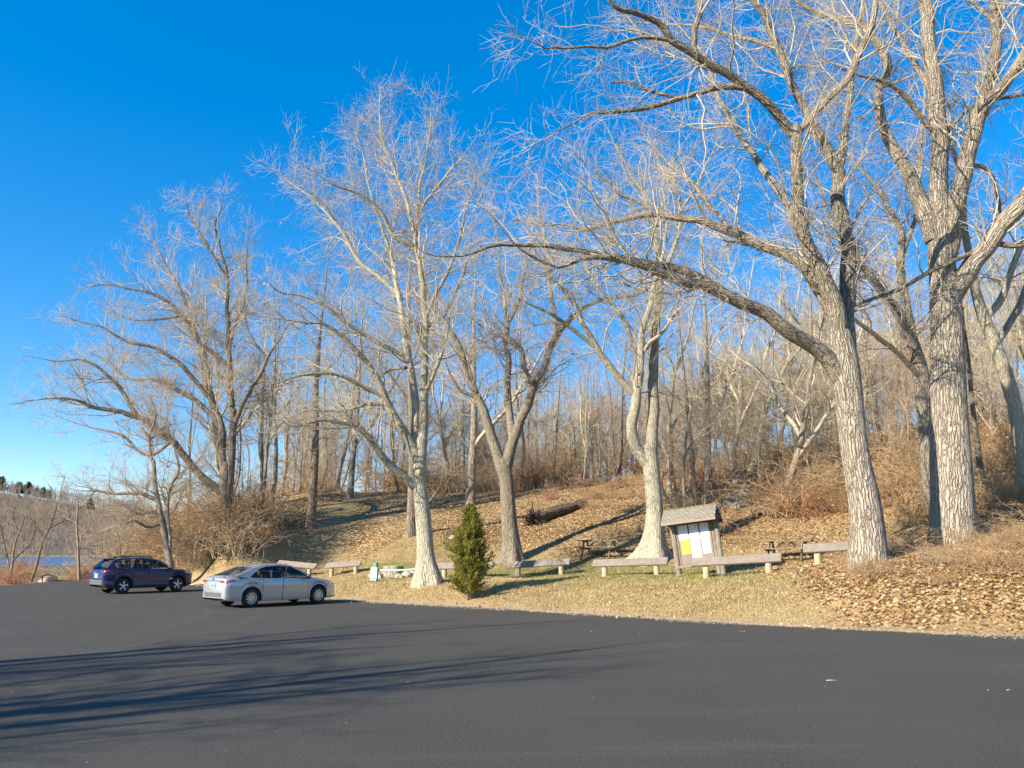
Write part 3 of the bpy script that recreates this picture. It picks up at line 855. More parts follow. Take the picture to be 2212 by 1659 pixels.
traced_tree("oak_tree", "pale barked tree with arching limbs at the far right edge", 29.0, [
    ([(2232, 1110, 40), (2212, 985, 34), (2198, 906, 30), (2178, 826, 29), (2147, 739, 27), (2123, 680, 25), (2107, 628, 20)], 0.0),
    ([(2107, 628, 20), (2098, 560, 17), (2085, 500, 15), (2080, 420, 12), (2060, 320, 9), (2050, 220, 6)], 2.0),
    ([(2125, 690, 18), (2165, 640, 16), (2190, 570, 14), (2230, 480, 12), (2260, 380, 8)], -1.0),
    ([(2150, 745, 16), (2195, 680, 15), (2212, 620, 13), (2250, 560, 10)], 1.0),
], 14, BARK_PALE, TWIG_GREY, q=0.9, levels=3, flare=0.1)

traced_tree("oak_tree", "pale grey barked tree with sawn limb scars between the silver sedan and the cedar", 30.5, [
    ([(926, 1249, 46), (922, 1225, 42), (920, 1199, 36), (914, 1119, 34), (906, 1040, 31), (908, 985, 28), (911, 950, 25)], 0.0),
    ([(909, 975, 23), (914, 921, 20), (915, 842, 18), (917, 762, 15), (917, 683, 14), (911, 610, 13), (905, 560, 12), (894, 521, 11), (898, 462, 10), (906, 402, 8), (922, 335, 6), (930, 268, 5), (934, 200, 3)], 0.8),
    ([(894, 500, 9), (874, 422, 8), (854, 371, 7), (826, 303, 5), (818, 224, 4), (822, 180, 2.5)], 1.5),
    ([(908, 980, 22), (897, 941, 18), (895, 861, 17), (887, 794, 16), (877, 754, 15), (869, 683, 13), (861, 627, 12), (848, 560, 10), (826, 500, 8), (800, 420, 6), (785, 340, 5), (765, 270, 3)], 2.0),
    ([(864, 640, 11), (820, 600, 10), (771, 561, 9), (739, 502, 8), (699, 450, 7), (648, 411, 5), (600, 375, 3)], 1.5),
    ([(893, 530, 10), (850, 510, 9), (826, 462, 8), (787, 426, 7), (727, 403, 6), (687, 375, 4), (628, 343, 3)], -2.0),
    ([(906, 1000, 26), (893, 968, 22), (857, 909, 20), (838, 865, 18), (810, 810, 15), (774, 762, 13), (734, 722, 11), (695, 699, 9), (667, 700, 7), (603, 690, 5), (564, 683, 3)], -2.5),
    ([(838, 862, 12), (794, 841, 11), (742, 814, 9), (703, 808, 8), (655, 810, 7), (603, 826, 5), (556, 841, 3)], -3.0),
    ([(832, 873, 10), (782, 877, 8), (730, 889, 7), (675, 887, 6), (627, 901, 4), (587, 905, 3)], -1.0),
    ([(880, 770, 12), (833, 750, 11), (794, 726, 10), (762, 706, 9), (703, 663, 8), (655, 639, 6), (603, 631, 5), (560, 590, 3)], -3.0),
    ([(902, 1058, 20), (887, 1044, 19), (842, 1004, 17), (810, 964, 15), (770, 921, 13), (734, 913, 9), (683, 909, 7), (635, 921, 5), (603, 905, 4), (563, 917, 3)], -3.5),
    ([(915, 700, 10), (940, 640, 9), (970, 580, 8), (990, 520, 7), (1010, 450, 5), (1030, 370, 3)], -1.5),
    ([(898, 470, 8), (930, 420, 7), (965, 380, 6), (1000, 340, 5), (1030, 300, 3)], 1.0),
    ([(878, 795, 8), (845, 798, 7), (820, 815, 6), (790, 830, 4)], 1.0),
    ([(913, 860, 9), (940, 800, 8), (962, 740, 7), (975, 660, 5)], -2.0),
], 15, BARK_PALE, TWIG_PALE, q=1.25, flare=0.55, leaf_n=150, scars=((834, 998, 9, -0.55), (860, 915, 9, -0.6), (904, 1020, 9, -0.32)), dens=(1.5, 2.4, 3.0, 2.6))

traced_tree("oak_tree", "grey tree with a wide V fork growing behind the cedar", 39.0, [
    ([(1106, 1214, 46), (1105, 1180, 38), (1099, 1119, 34), (1094, 1040, 31), (1088, 1010, 34)], 0.0),
    ([(1086, 1015, 28), (1072, 972, 23), (1052, 909, 20), (1028, 857, 18), (1004, 798, 16), (984, 734, 14), (960, 699, 12), (941, 670, 10), (915, 610, 7), (895, 540, 5)], -1.5),
    ([(1092, 1010, 28), (1103, 972, 24), (1115, 933, 22), (1139, 873, 20), (1155, 838, 18), (1175, 794, 16), (1199, 722, 15), (1215, 706, 14), (1238, 683, 12), (1262, 667, 10), (1295, 652, 9), (1330, 644, 9), (1374, 636, 8), (1406, 620, 6), (1440, 590, 4)], -2.0),
    ([(1155, 840, 14), (1143, 825, 13), (1131, 790, 12), (1127, 754, 12), (1099, 730, 11), (1068, 722, 8), (1040, 706, 6), (1000, 670, 4)], 1.0),
    ([(1205, 715, 12), (1195, 663, 11), (1187, 603, 10), (1180, 540, 8), (1165, 460, 6), (1160, 380, 4)], 2.0),
    ([(1108, 950, 18), (1100, 881, 16), (1097, 821, 14), (1095, 742, 12), (1095, 683, 10), (1080, 600, 8), (1075, 520, 6), (1060, 430, 4)], 2.0),
    ([(1028, 857, 9), (996, 842, 8), (975, 815, 6), (960, 780, 5)], -0.5),
    ([(1098, 700, 7), (1120, 650, 7), (1135, 580, 6), (1150, 500, 4)], -1.0),
    ([(955, 690, 7), (985, 630, 7), (1010, 560, 5), (1020, 480, 4)], 1.0),
], 16, BARK_GREY, TWIG_GREY, q=1.15, levels=3, flare=0.5)

traced_tree("oak_tree", "tall twin stemmed tree with an S curved left stem behind the notice board", 34.5, [
    ([(1411, 1210, 54), (1412, 1180, 44), (1414, 1104, 36), (1408, 1025, 36), (1404, 990, 36)], 0.0),
    ([(1406, 1000, 28), (1410, 945, 26), (1410, 866, 24), (1412, 787, 22), (1412, 707, 20), (1422, 648, 18), (1424, 590, 16), (1416, 516, 14), (1404, 456, 12), (1392, 417, 10), (1364, 380, 8), (1330, 320, 6), (1300, 250, 4)], 1.0),
    ([(1404, 1005, 30), (1374, 969, 26), (1367, 926, 24), (1374, 866, 22), (1380, 820, 20), (1386, 771, 16), (1390, 707, 15), (1406, 660, 14), (1418, 608, 12), (1430, 548, 10), (1440, 480, 8), (1430, 400, 6), (1420, 320, 4)], -1.5),
    ([(1374, 855, 18), (1358, 840, 16), (1327, 802, 15), (1287, 751, 14), (1267, 715, 12), (1243, 660, 11), (1203, 608, 10), (1176, 580, 8), (1160, 548, 6), (1140, 490, 4)], -2.5),
    ([(1285, 748, 10), (1231, 707, 9), (1192, 680, 8), (1152, 660, 6), (1110, 640, 4)], -1.0),
    ([(1386, 785, 12), (1374, 760, 11), (1354, 707, 10), (1330, 667, 9), (1295, 628, 8), (1271, 588, 7), (1250, 530, 5), (1240, 460, 4)], 2.0),
    ([(1388, 765, 9), (1402, 739, 8), (1430, 719, 8), (1454, 680, 7), (1485, 648, 5), (1520, 600, 3)], -2.0),
    ([(1428, 600, 11), (1456, 536, 10), (1471, 468, 10), (1456, 397, 8), (1425, 357, 7), (1400, 290, 5)], 2.5),
    ([(1462, 470, 7), (1500, 410, 7), (1530, 350, 6), (1560, 280, 4)], -1.0),
    ([(1404, 456, 8), (1370, 430, 8), (1330, 415, 7), (1285, 369, 6), (1240, 330, 4)], -1.5),
], 17, BARK_PALE, TWIG_PALE, q=1.05, flare=0.95, dens=(1.5, 2.3, 3.0, 1.8))

traced_tree("oak_tree", "broad dark limbed tree with low limbs sweeping left over the lake", 47.0, [
    ([(487, 1154, 36), (487, 1112, 27), (485, 1060, 24), (486, 1017, 23)], 0.0),
    ([(490, 1090, 20), (498, 1017, 17), (501, 960, 16), (503, 911, 15), (498, 805, 13), (495, 752, 12), (492, 673, 10), (489, 583, 8), (466, 498, 6), (480, 445, 4), (488, 405, 3)], 0.5),
    ([(484, 1050, 18), (480, 990, 16), (479, 937, 15), (471, 900, 13), (455, 840, 11), (440, 760, 10), (413, 699, 9), (390, 630, 8), (370, 593, 7), (349, 551, 6), (317, 503, 4), (296, 461, 3)], 1.5),
    ([(484, 1070, 18), (466, 1054, 17), (423, 1017, 16), (370, 953, 14), (296, 900, 12), (212, 882, 9), (148, 863, 6), (79, 863, 4), (16, 874, 2.5)], -4.0),
    ([(300, 902, 9), (265, 848, 8), (233, 810, 7), (185, 779, 6), (122, 779, 4), (48, 768, 2.5)], -1.5),
    ([(476, 925, 13), (460, 900, 12), (413, 858, 11), (370, 837, 10), (333, 821, 8), (275, 816, 7), (233, 779, 5), (196, 763, 3)], 2.5),
    ([(466, 880, 11), (450, 858, 10), (391, 789, 9), (339, 752, 8), (275, 736, 7), (222, 710, 5), (175, 694, 4), (122, 678, 2.5)], -2.5),
    ([(497, 800, 11), (487, 785, 10), (429, 736, 9), (392, 683, 9), (339, 636, 8), (286, 625, 6), (212, 615, 4), (148, 636, 2.5)], -1.0),
    ([(370, 953, 8), (320, 985, 7), (260, 940, 6), (200, 925, 4), (120, 900, 3)], 1.5),
    ([(495, 752, 9), (508, 700, 8), (529, 646, 6), (534, 541, 4), (540, 470, 3)], 1.0),
    ([(501, 930, 11), (530, 863, 10), (561, 805, 9), (577, 773, 8), (608, 726, 5), (630, 680, 4)], -1.0),
    ([(577, 775, 7), (550, 740, 6), (534, 710, 6), (525, 640, 4)], 0.5),
    ([(490, 600, 7), (440, 520, 6), (415, 470, 5), (395, 420, 3)], -1.0),
    ([(392, 683, 6), (340, 690, 5), (280, 690, 4), (220, 660, 3)], 1.5),
], 18, BARK_DARK, TWIG_GREY, q=1.2, levels=3, flare=0.35, dens=(1.8, 2.8, 3.6, 2))
# ---------------------------------------------------------------- smaller traced trees on the left
traced_tree("vine_tree", "crooked vine wrapped small tree behind the dark blue car", 43.0, [
    ([(369, 1224, 15), (362, 1190, 14), (357, 1166, 13), (347, 1111, 12), (335, 1049, 10), (332, 1000, 8)], 0.0),
    ([(365, 1200, 10), (367, 1161, 9), (362, 1106, 9), (366, 1060, 8), (387, 1012, 7), (372, 960, 5), (350, 920, 3)], 0.6),
    ([(336, 1078, 8), (297, 1064, 7), (248, 1067, 6), (211, 1062, 5), (149, 1059, 3)], -1.0),
    ([(333, 1010, 7), (320, 950, 6), (335, 900, 4), (322, 850, 3)], 0.5),
    ([(345, 1100, 6), (300, 1110, 5), (262, 1090, 4), (220, 1100, 3)], 1.0),
    ([(350, 1130, 6), (318, 1140, 5), (290, 1125, 4), (262, 1140, 3)], -1.5),
], 31, BARK_GREY, TWIG_BROWN, q=1.5, levels=3, flare=0.3, sides=12, dens=(2.0, 2.2, 2.6, 2), tmin=0.1)
SAP = [
    ("leaning bare sapling by the lot corner left of the blue car", 52.0, [([(67, 1257, 6), (79, 1220, 5.5), (92, 1171, 5), (109, 1136, 4.5), (121, 1092, 4), (114, 1062, 3), (94, 1032, 2)], 0), ([(119, 1100, 3), (128, 1075, 3), (141, 1025, 2)], .3), ([(108, 1140, 3), (140, 1125, 3), (170, 1120, 2)], .6), ([(95, 1165, 3), (75, 1130, 3), (60, 1100, 2)], -.6)]),
    ("slim upright sapling with spreading twigs close to the pale boulder", 50.0, [([(171, 1251, 6.5), (169, 1191, 5.5), (166, 1126, 5), (169, 1094, 4), (165, 1060, 3)], 0), ([(166, 1130, 3), (140, 1115, 3), (120, 1085, 2)], .5), ([(169, 1160, 3), (195, 1140, 3), (225, 1120, 2)], -.5), ([(169, 1100, 3), (195, 1075, 3), (210, 1050, 2)], .5), ([(168, 1185, 3), (200, 1180, 2.5), (235, 1170, 2)], .9)]),
    ("multi stemmed sapling leaning in from the left picture edge", 50.0, [([(22, 1245, 6), (27, 1215, 5), (32, 1176, 4.5), (45, 1140, 4), (60, 1100, 3)], 0), ([(27, 1210, 4), (55, 1185, 4), (75, 1150, 3.5), (72, 1110, 2)], .5), ([(22, 1235, 4), (10, 1180, 4), (0, 1130, 3), (-15, 1090, 2)], -.5), ([(40, 1150, 3), (30, 1120, 3), (35, 1085, 2)], .6)]),
]
for k, (lab, dep, lb) in enumerate(SAP):
    traced_tree("sapling", lab, dep, lb, 40 + k, BARK_GREY, TWIG_BROWN, q=1.6, levels=3, flare=0.2, sides=8, dens=(2.0, 2.2, 2.4, 2), tmin=0.1)

# ---------------------------------------------------------------- forest tree prototypes (mesh data shared by the copies)
def forest_proto(seed, H, r0, cs, nl, ang, bark, twig, q, lean=0.12, forks=2):
    rng = np.random.default_rng(seed)
    K = 26
    z = np.linspace(-0.4, H, K)
    vel = np.zeros((K, 2)); v = rng.normal(size=2) * lean * 0.5
    for k in range(K):
        v = v * 0.85 + rng.normal(size=2) * lean * 0.55; vel[k] = v
    wob = np.cumsum(vel, 0) * (H / 20)
    wob -= wob[1]
    P = np.stack([wob[:, 0], wob[:, 1], z], 1)
    R = r0 * (1 - np.clip(z / H, 0, 1) ** 0.8 * 0.94)
    V, F, B = trunk_mesh(P, R, 12, 0.35, rng, 0.0)
    tm = np_mesh("trunk", V, F, bark, True, {"bark": ('FLOAT_VECTOR', B)})
    A, RA = spawn(P[None], R[None], rng, nl / H / (1 - cs), cs, ang, (50, 80), (0.40, 0.66), 12, 0.06, 0.17, 0.02, H * 0.45)
    if forks:
        A2, RA2 = spawn(P[None], R[None], rng, forks / H / 0.3, 0.2, (14, 34), (62, 80), (0.7, 0.9), 12, 0.05, 0.14, 0.03, H * 0.65, tmax=0.5)
        if len(A2): A = np.concatenate([A, A2]); RA = np.concatenate([RA, RA2])
    low, RL = spawn(P[None], R[None], rng, 0.9, 0.06, (45, 95), (30, 60), (0.12, 0.25), 6, 0.03, 0.24, 0.012, 2.4, tmax=cs)
    parts = [tubes(A, RA, 6, True)]
    lim, lr = list(A), list(RA)
    if len(low):
        parts.append(tubes(low, RL, 4, True)); lim += list(low); lr += list(RL)
    pp, tips = crown_from(lim, lr, rng, q, levels=3, dens=(1.5, 2.0, 2.8, 0), tmin=0.12, up=0.05, rmul=1.2)
    V2, F2, B2 = merge(parts + pp)
    cm = np_mesh("crown", V2, F2, twig, True)
    return tm, cm

PROTO = [forest_proto(101, 20, 0.20, 0.3, 12, (25, 55), BARK_GREY, TWIG_GREY, 1.2, 0.07),
         forest_proto(102, 18, 0.17, 0.32, 11, (20, 50), BARK_GREY, TWIG_BROWN, 1.25, 0.07, 1),
         forest_proto(103, 21, 0.26, 0.25, 12, (30, 62), BARK_GREY, TWIG_PALE, 1.0, 0.14, 3),
         forest_proto(104, 16, 0.13, 0.22, 12, (25, 52), BARK_PALE, TWIG_PALE, 1.3, 0.18, 2),
         forest_proto(105, 19, 0.21, 0.3, 11, (25, 58), BARK_GREY, TWIG_GREY, 1.2, 0.08, 2),
         forest_proto(106, 17, 0.15, 0.2, 12, (30, 60), BARK_GREY, TWIG_BROWN, 1.25, 0.2, 3)]
SAPP = [forest_proto(111, 8, 0.06, 0.15, 12, (25, 50), BARK_GREY, TWIG_GREY, 1.2, 0.12, 1),
        forest_proto(112, 6.5, 0.05, 0.15, 11, (30, 60), BARK_PALE, TWIG_BROWN, 1.2, 0.14, 1),
        forest_proto(113, 10, 0.08, 0.2, 12, (25, 50), BARK_GREY, TWIG_PALE, 1.0, 0.14, 2)]
BIGP = forest_proto(121, 20, 0.5, 0.25, 9, (25, 58), BARK_GREY, TWIG_GREY, 1.15, 0.08, 3)
STRAIGHT = [forest_proto(131, 19, 0.21, 0.38, 11, (25, 50), BARK_DARK, TWIG_BROWN, 0.8, 0.018, 0), forest_proto(132, 19, 0.21, 0.35, 12, (25, 55), BARK_GREY, TWIG_GREY, 0.8, 0.022, 1)]

def place_tree(name, label, pr, x, y, sc, rz, group, rs=1.0, tilt=(0, 0), cat="tree"):
    root = empty(name, (x, y, gz(x, y)), rz)
    root.rotation_euler = (tilt[0], tilt[1], rz)
    root.scale = (sc * rs, sc * rs, sc)
    tag(root, label, cat, group)
    for nm, me in zip(("trunk", "crown"), pr):
        mobj(nm, me, root)
    return root

rngT = np.random.default_rng(77)
# single trees that can be told apart: (label, px, py, depth, trunk px, height m, proto, tilt)
SINGLE = [
    ("dark straight trunk on the slope left of the footpath", 670, 1131, 50, 23, 19, 1, (0, 0)),
    ("dark furrowed trunk partly hidden behind the pale grey tree", 889, 1150, 45, 25, 20, 4, (0, 0)),
    ("grey trunk whose foot is hidden by the cedar tip", 1016, 1091, 56, 22, 20, 0, (0, 0)),
    ("trunk standing on the leafy crest just right of the footpath", 756, 1078, 60, 15, 19, 0, (0, -0.02)),
    ("straight grey trunk rising behind the notice board roof to its right", 1531, 1050, 48, 18, 19, 0, (0, 0)),
    ("vine wrapped dark trunk directly behind the notice board", 1503, 1092, 43, 13, 15, 1, (0, 0.02)),
    ("slim tan trunk leaning left behind the notice board", 1478, 1095, 42, 9, 13, 3, (0, -0.12)),
    ("slender straight trunk on the rocky slope top", 1634, 985, 56, 13, 18, 3, (0, -0.03)),
    ("forked grey trunk uphill of the right picnic table", 1700, 1106, 39, 18, 15, 2, (0, -0.03)),
    ("thin dark trunk between the two big right hand trees", 1905, 1040, 42, 12, 15, 1, (0, -0.05)),
    ("slim trunk just right of the S curved tree", 1446, 1048, 50, 11, 17, 3, (0, 0.02)),
    ("dark trunk leaning left on the brushy crest at picture centre", 1335, 1040, 62, 12, 14, 4, (0, -0.15)),
    ("vine draped trunk right of the massive upright tree", 2135, 1130, 30, 16, 13, 1, (0, -0.02)),
]
for lab, px, py, dep, w, H, k, tl in SINGLE:
    p = PT(px, py, dep)
    tm = PROTO[k] if k in (2, 3) else STRAIGHT[0 if k in (1, 4) else 1]
    h0 = [19, 19, 21, 16, 19][k]; r0 = [0.21, 0.21, 0.26, 0.13, 0.21][k]
    sc = H / h0
    rs = (w * 0.5 * dep / FPX) / (r0 * sc)
    place_tree("bare_tree", lab, tm, p[0], p[1], sc, rngT.uniform(0, 6.28), None, float(np.clip(rs, 0.7, 1.9)), tl)

used = [np.array([PT(s[1], s[2], s[3])[0], PT(s[1], s[2], s[3])[1]]) for s in SINGLE]
def scatter_trees(n, pxr, dr, label, group, protos, scr, name="bare_tree", mind=1.6, cat="tree"):
    c = 0; tries = 0
    while c < n and tries < n * 30:
        tries += 1
        px = rngT.uniform(*pxr); d = rngT.uniform(*dr)
        x = (px - 1106) / FPX * d; y = d
        q = np.array([x, y])
        if min(np.linalg.norm(q - u) for u in used) < mind: continue
        if path_dist(np.array([x]), np.array([y]))[0] < 1.6: continue
        used.append(q)
        place_tree(name, label, protos[rngT.integers(len(protos))], x, y, rngT.uniform(*scr), rngT.uniform(0, 6.28), group, rngT.uniform(0.7, 1.05), (rngT.normal() * 0.03, rngT.normal() * 0.03), cat)
        c += 1

scatter_trees(7, (415, 600), (49, 58), "tall bare tree in the cluster around the broad dark limbed tree", "bare trees around the broad dark tree", PROTO, (0.8, 1.05), mind=2.2)
scatter_trees(42, (560, 1130), (62, 84), "slender bare tree among the trunks on the hill crest behind the footpath", "bare trees on the left crest", PROTO, (0.75, 1.0))
scatter_trees(46, (1130, 1460), (63, 90), "slender bare tree in the dense stand on the crest at picture centre", "bare trees on the central crest", PROTO, (0.65, 0.9))
scatter_trees(78, (1460, 2260), (48, 85), "slender bare tree in the woods covering the right hand hillside", "bare trees on the right hillside", PROTO, (0.7, 0.98))
scatter_trees(60, (560, 2240), (82, 112), "faint bare tree far back in the woods behind the crest", "bare trees far back in the woods", PROTO, (0.8, 1.0), mind=2.5)
scatter_trees(90, (560, 1450), (61, 84), "thin bare sapling growing on the brushy crest", "saplings on the crest", SAPP, (0.7, 1.1), "sapling", 0.9)
scatter_trees(110, (1440, 2250), (38, 70), "thin bare sapling in the brush on the right hillside", "saplings on the right hillside", SAPP, (0.7, 1.15), "sapling", 0.9)
scatter_trees(22, (250, 560), (47, 62), "thin bare sapling in the thicket left of the slope", "saplings in the left thicket", SAPP, (0.6, 1.0), "sapling", 0.9)
# trees out of view on the left whose limbs shade the lot
SHADE = [(-22.0, -1.2, 0.84, 0.3), (-22.5, -4.2, 0.8, 2.0), (-23.5, 1.6, 0.9, 4.2)]
for k, (x, y, sc, rz) in enumerate(SHADE):
    place_tree("bare_tree", ["tall bare tree left of the lot outside the picture, middle of three", "tall bare tree left of the lot outside the picture, nearest the camera", "shorter bare tree left of the lot outside the picture, farthest ahead"][k], BIGP, x, y, sc, rz, None)

# ---------------------------------------------------------------- shrubs
def shrub_proto(seed, n, H, W, mat, arch=0.5, sub=2.2, leaf=0, lmat=None, r=0.008):
    rng = np.random.default_rng(seed)
    K = 8
    base = np.stack([rng.normal(size=n) * W * 0.22, rng.normal(size=n) * W * 0.22, np.full(n, -0.08)], 1)
    a = rng.uniform(0, 6.28, n); tilt = np.abs(rng.normal(size=n)) * 0.5
    D = np.stack([np.cos(a) * np.sin(tilt), np.sin(a) * np.sin(tilt), np.cos(tilt)], 1)
    L = H * rng.uniform(0.6, 1.4, n)
    P = np.zeros((n, K, 3)); P[:, 0] = base
    for k in range(1, K):
        P[:, k] = P[:, k - 1] + D * (L / (K - 1))[:, None]
        out = np.stack([np.cos(a), np.sin(a), np.zeros(n)], 1)
        D = unit(D + rng.normal(size=(n, 3)) * 0.2 + out * arch * 0.22 + np.array([0, 0, -arch * 0.28 * k / K]))
    P[:, :, 2] = np.where(np.arange(K)[None, :] > 0, np.maximum(P[:, :, 2], 0.03), P[:, :, 2])
    R = r * (1.3 - np.linspace(0, 0.9, K))[None, :] * rng.uniform(0.7, 1.4, n)[:, None]
    parts = [tubes(P, R, 3)]
    C, RC = spawn(P, R, rng, sub, 0.2, (25, 70), (35, 80), (0.6, 0.95), 5, 0.0, 0.28, 0.006, 0.9)
    parts.append(tubes(C, RC, 3))
    D2, RD = spawn(C, RC, rng, 2.0, 0.1, (25, 70), (30, 60), (0.7, 0.95), 3, 0.0, 0.25, 0.005, 0.4)
    parts.append(tubes(D2, RD, 3))
    V, F, _ = merge(parts)
    res = [np_mesh("stems", V, F, mat, True)]
    if leaf:
        pts = np.concatenate([C[:, -1], C[:, 2], D2[:, -1]])
        pts = pts[rng.integers(0, len(pts), leaf)]
        LV, LF, tn = leaves_at(pts, rng, 0.09)
        res.append(np_mesh("leaves", LV, LF, lmat, False, {"tint": ('FLOAT', tn)}))
    return res

SH = {
    'tan': [shrub_proto(201, 70, 1.5, 1.6, CANE_TAN, 0.7, leaf=60, lmat=LEAF_ORANGE), shrub_proto(202, 80, 1.2, 1.9, CANE_TAN, 0.9, leaf=40, lmat=LEAF_ORANGE)],
    'red': [shrub_proto(203, 70, 1.3, 1.5, CANE_RED, 0.6, leaf=170, lmat=LEAF_RED), shrub_proto(204, 70, 1.0, 1.6, CANE_RED, 0.8, leaf=60, lmat=LEAF_RED)],
    'grey': [shrub_proto(205, 60, 1.7, 1.5, CANE_GREY, 0.6, leaf=20, lmat=LEAF_ORANGE), shrub_proto(206, 70, 1.1, 1.9, CANE_GREY, 1.0, leaf=30, lmat=LEAF_ORANGE)],
    'vine': [shrub_proto(209, 110, 2.0, 1.7, CANE_TAN, 1.1, 2.6, leaf=80, lmat=LEAF_ORANGE, r=0.0075), shrub_proto(210, 90, 2.4, 1.2, CANE_TAN, 0.7, 2.6, leaf=30, lmat=LEAF_ORANGE, r=0.0085)],
    'beech': [shrub_proto(207, 16, 3.4, 1.2, CANE_GREY, 0.35, 3.0, leaf=420, lmat=LEAF_ORANGE, r=0.014)],
    'straw': [shrub_proto(208, 160, 0.8, 1.5, simple("straw_stem", (0.5, 0.38, 0.19), 0.9, noise=0.3, scale=2), 0.5, 0.6, r=0.006)],
}
def shrub(kind, x, y, sc, label, group, name="shrub", zs=1.0):
    v = SH[kind][rngT.integers(len(SH[kind]))]
    root = empty(name, (x, y, gz(x, y)), rngT.uniform(0, 6.28))
    root.scale = (sc, sc, sc * zs)
    tag(root, label, "shrub", group)
    mobj("stems", v[0], root)
    if len(v) > 1:
        lo = mobj("leaves", v[1], root); lo["kind"] = "stuff"
    return root

def shrub_field(n, pxr, dr, kinds, scr, label, group, cond=None, zs=1.0):
    c = 0
    for _ in range(n * 25):
        if c >= n: break
        px = rngT.uniform(*pxr); d = rngT.uniform(*dr); x = (px - 1106) / FPX * d; y = d
        s = lot_dist(np.array([x]), np.array([y]))[0]
        if s < 1.0 or path_dist(np.array([x]), np.array([y]))[0] < 2.2: continue
        if cond and not cond(px, d, x, y, s): continue
        k = kinds[rngT.integers(len(kinds))]
        shrub(k, x, y, rngT.uniform(*scr), label, group, zs=zs); c += 1

shrub_field(56, (240, 550), (40.5, 54), ['tan', 'grey', 'grey', 'vine', 'vine'], (1.0, 2.0), "tangled leafless shrub in the thicket behind the dark blue car", "thicket shrubs behind the blue car", lambda px, d, x, y, s: s > 1.2 and not (px > 470 and d < 44))
shrub_field(30, (-60, 300), (46, 66), ['red', 'tan', 'straw', 'tan'], (0.7, 1.15), "low reddish bramble along the lot's lakeside edge", "brambles along the lakeside edge", lambda px, d, x, y, s: s > 0.9)
shrub_field(14, (-80, 330), (68, 110), ['tan', 'red', 'grey'], (1.2, 2.2), "leafless shrub on the flat shore between lot and lake", "shrubs on the lake shore")
shrub_field(88, (1440, 2250), (36, 62), ['tan', 'grey', 'tan', 'vine', 'red'], (1.0, 1.9), "brown leafless shrub on the right hillside below the woods", "shrubs on the right hillside", lambda px, d, x, y, s: s > 9 and not (1540 < px < 1670 and d < 58), 0.8)
shrub_field(40, (560, 1460), (61, 74), ['tan', 'vine', 'grey', 'vine'], (1.2, 2.3), "brown leafless shrub at the foot of the crest trees", "shrubs on the crest", None, 0.9)
shrub_field(20, (1180, 1440), (49, 63), ['tan', 'red', 'tan'], (0.7, 1.2), "low brown bramble around the fallen log", "brambles around the fallen log", None, 0.6)
shrub_field(30, (1850, 2290), (19.6, 26), ['tan', 'tan', 'vine', 'grey'], (0.45, 0.85), "tan bramble tangle on the leaf bank at the right hand trees", "brambles on the leaf bank", lambda px, d, x, y, s: s > 1.9, 0.6)
shrub_field(16, (1940, 2290), (27, 37), ['tan', 'vine', 'tan'], (0.9, 1.5), "tall tan bramble behind the massive upright tree", "brambles behind the right hand trees")
for k, (px, d, sc) in enumerate([(1770, 40, 1.0), (1830, 44, 1.1), (1745, 46, 0.9), (1925, 40, 1.0), (1880, 48, 1.0), (1600, 50, 0.9)]):
    shrub('beech', (px - 1106) / FPX * d, d, sc, "young tree still holding copper leaves on the right hillside", "copper leaved young trees", "young_beech")

ORD = ["first", "second", "third"] + [None] * 400
def ordinal(n):
    if n <= 3: return ["first", "second", "third"][n - 1]
    suf = "th" if 10 <= n % 100 <= 20 else {1: "st", 2: "nd", 3: "rd"}.get(n % 10, "th")
    return "%d%s" % (n, suf)
def number_groups():
    gr = {}
    for o in COL.objects:
        if o.parent is None and "group" in o and o.type == 'EMPTY':
            gr.setdefault((o["group"], o["label"]), []).append(o)
    for (g, l), os_ in gr.items():
        if len(os_) < 2: continue
        os_.sort(key=lambda o: o.location.x / max(o.location.y, 1))
        for k, o in enumerate(os_):
            w = l.split(" ")[:12]
            o["label"] = " ".join(w) + ", " + ordinal(k + 1) + " from left"
number_groups()
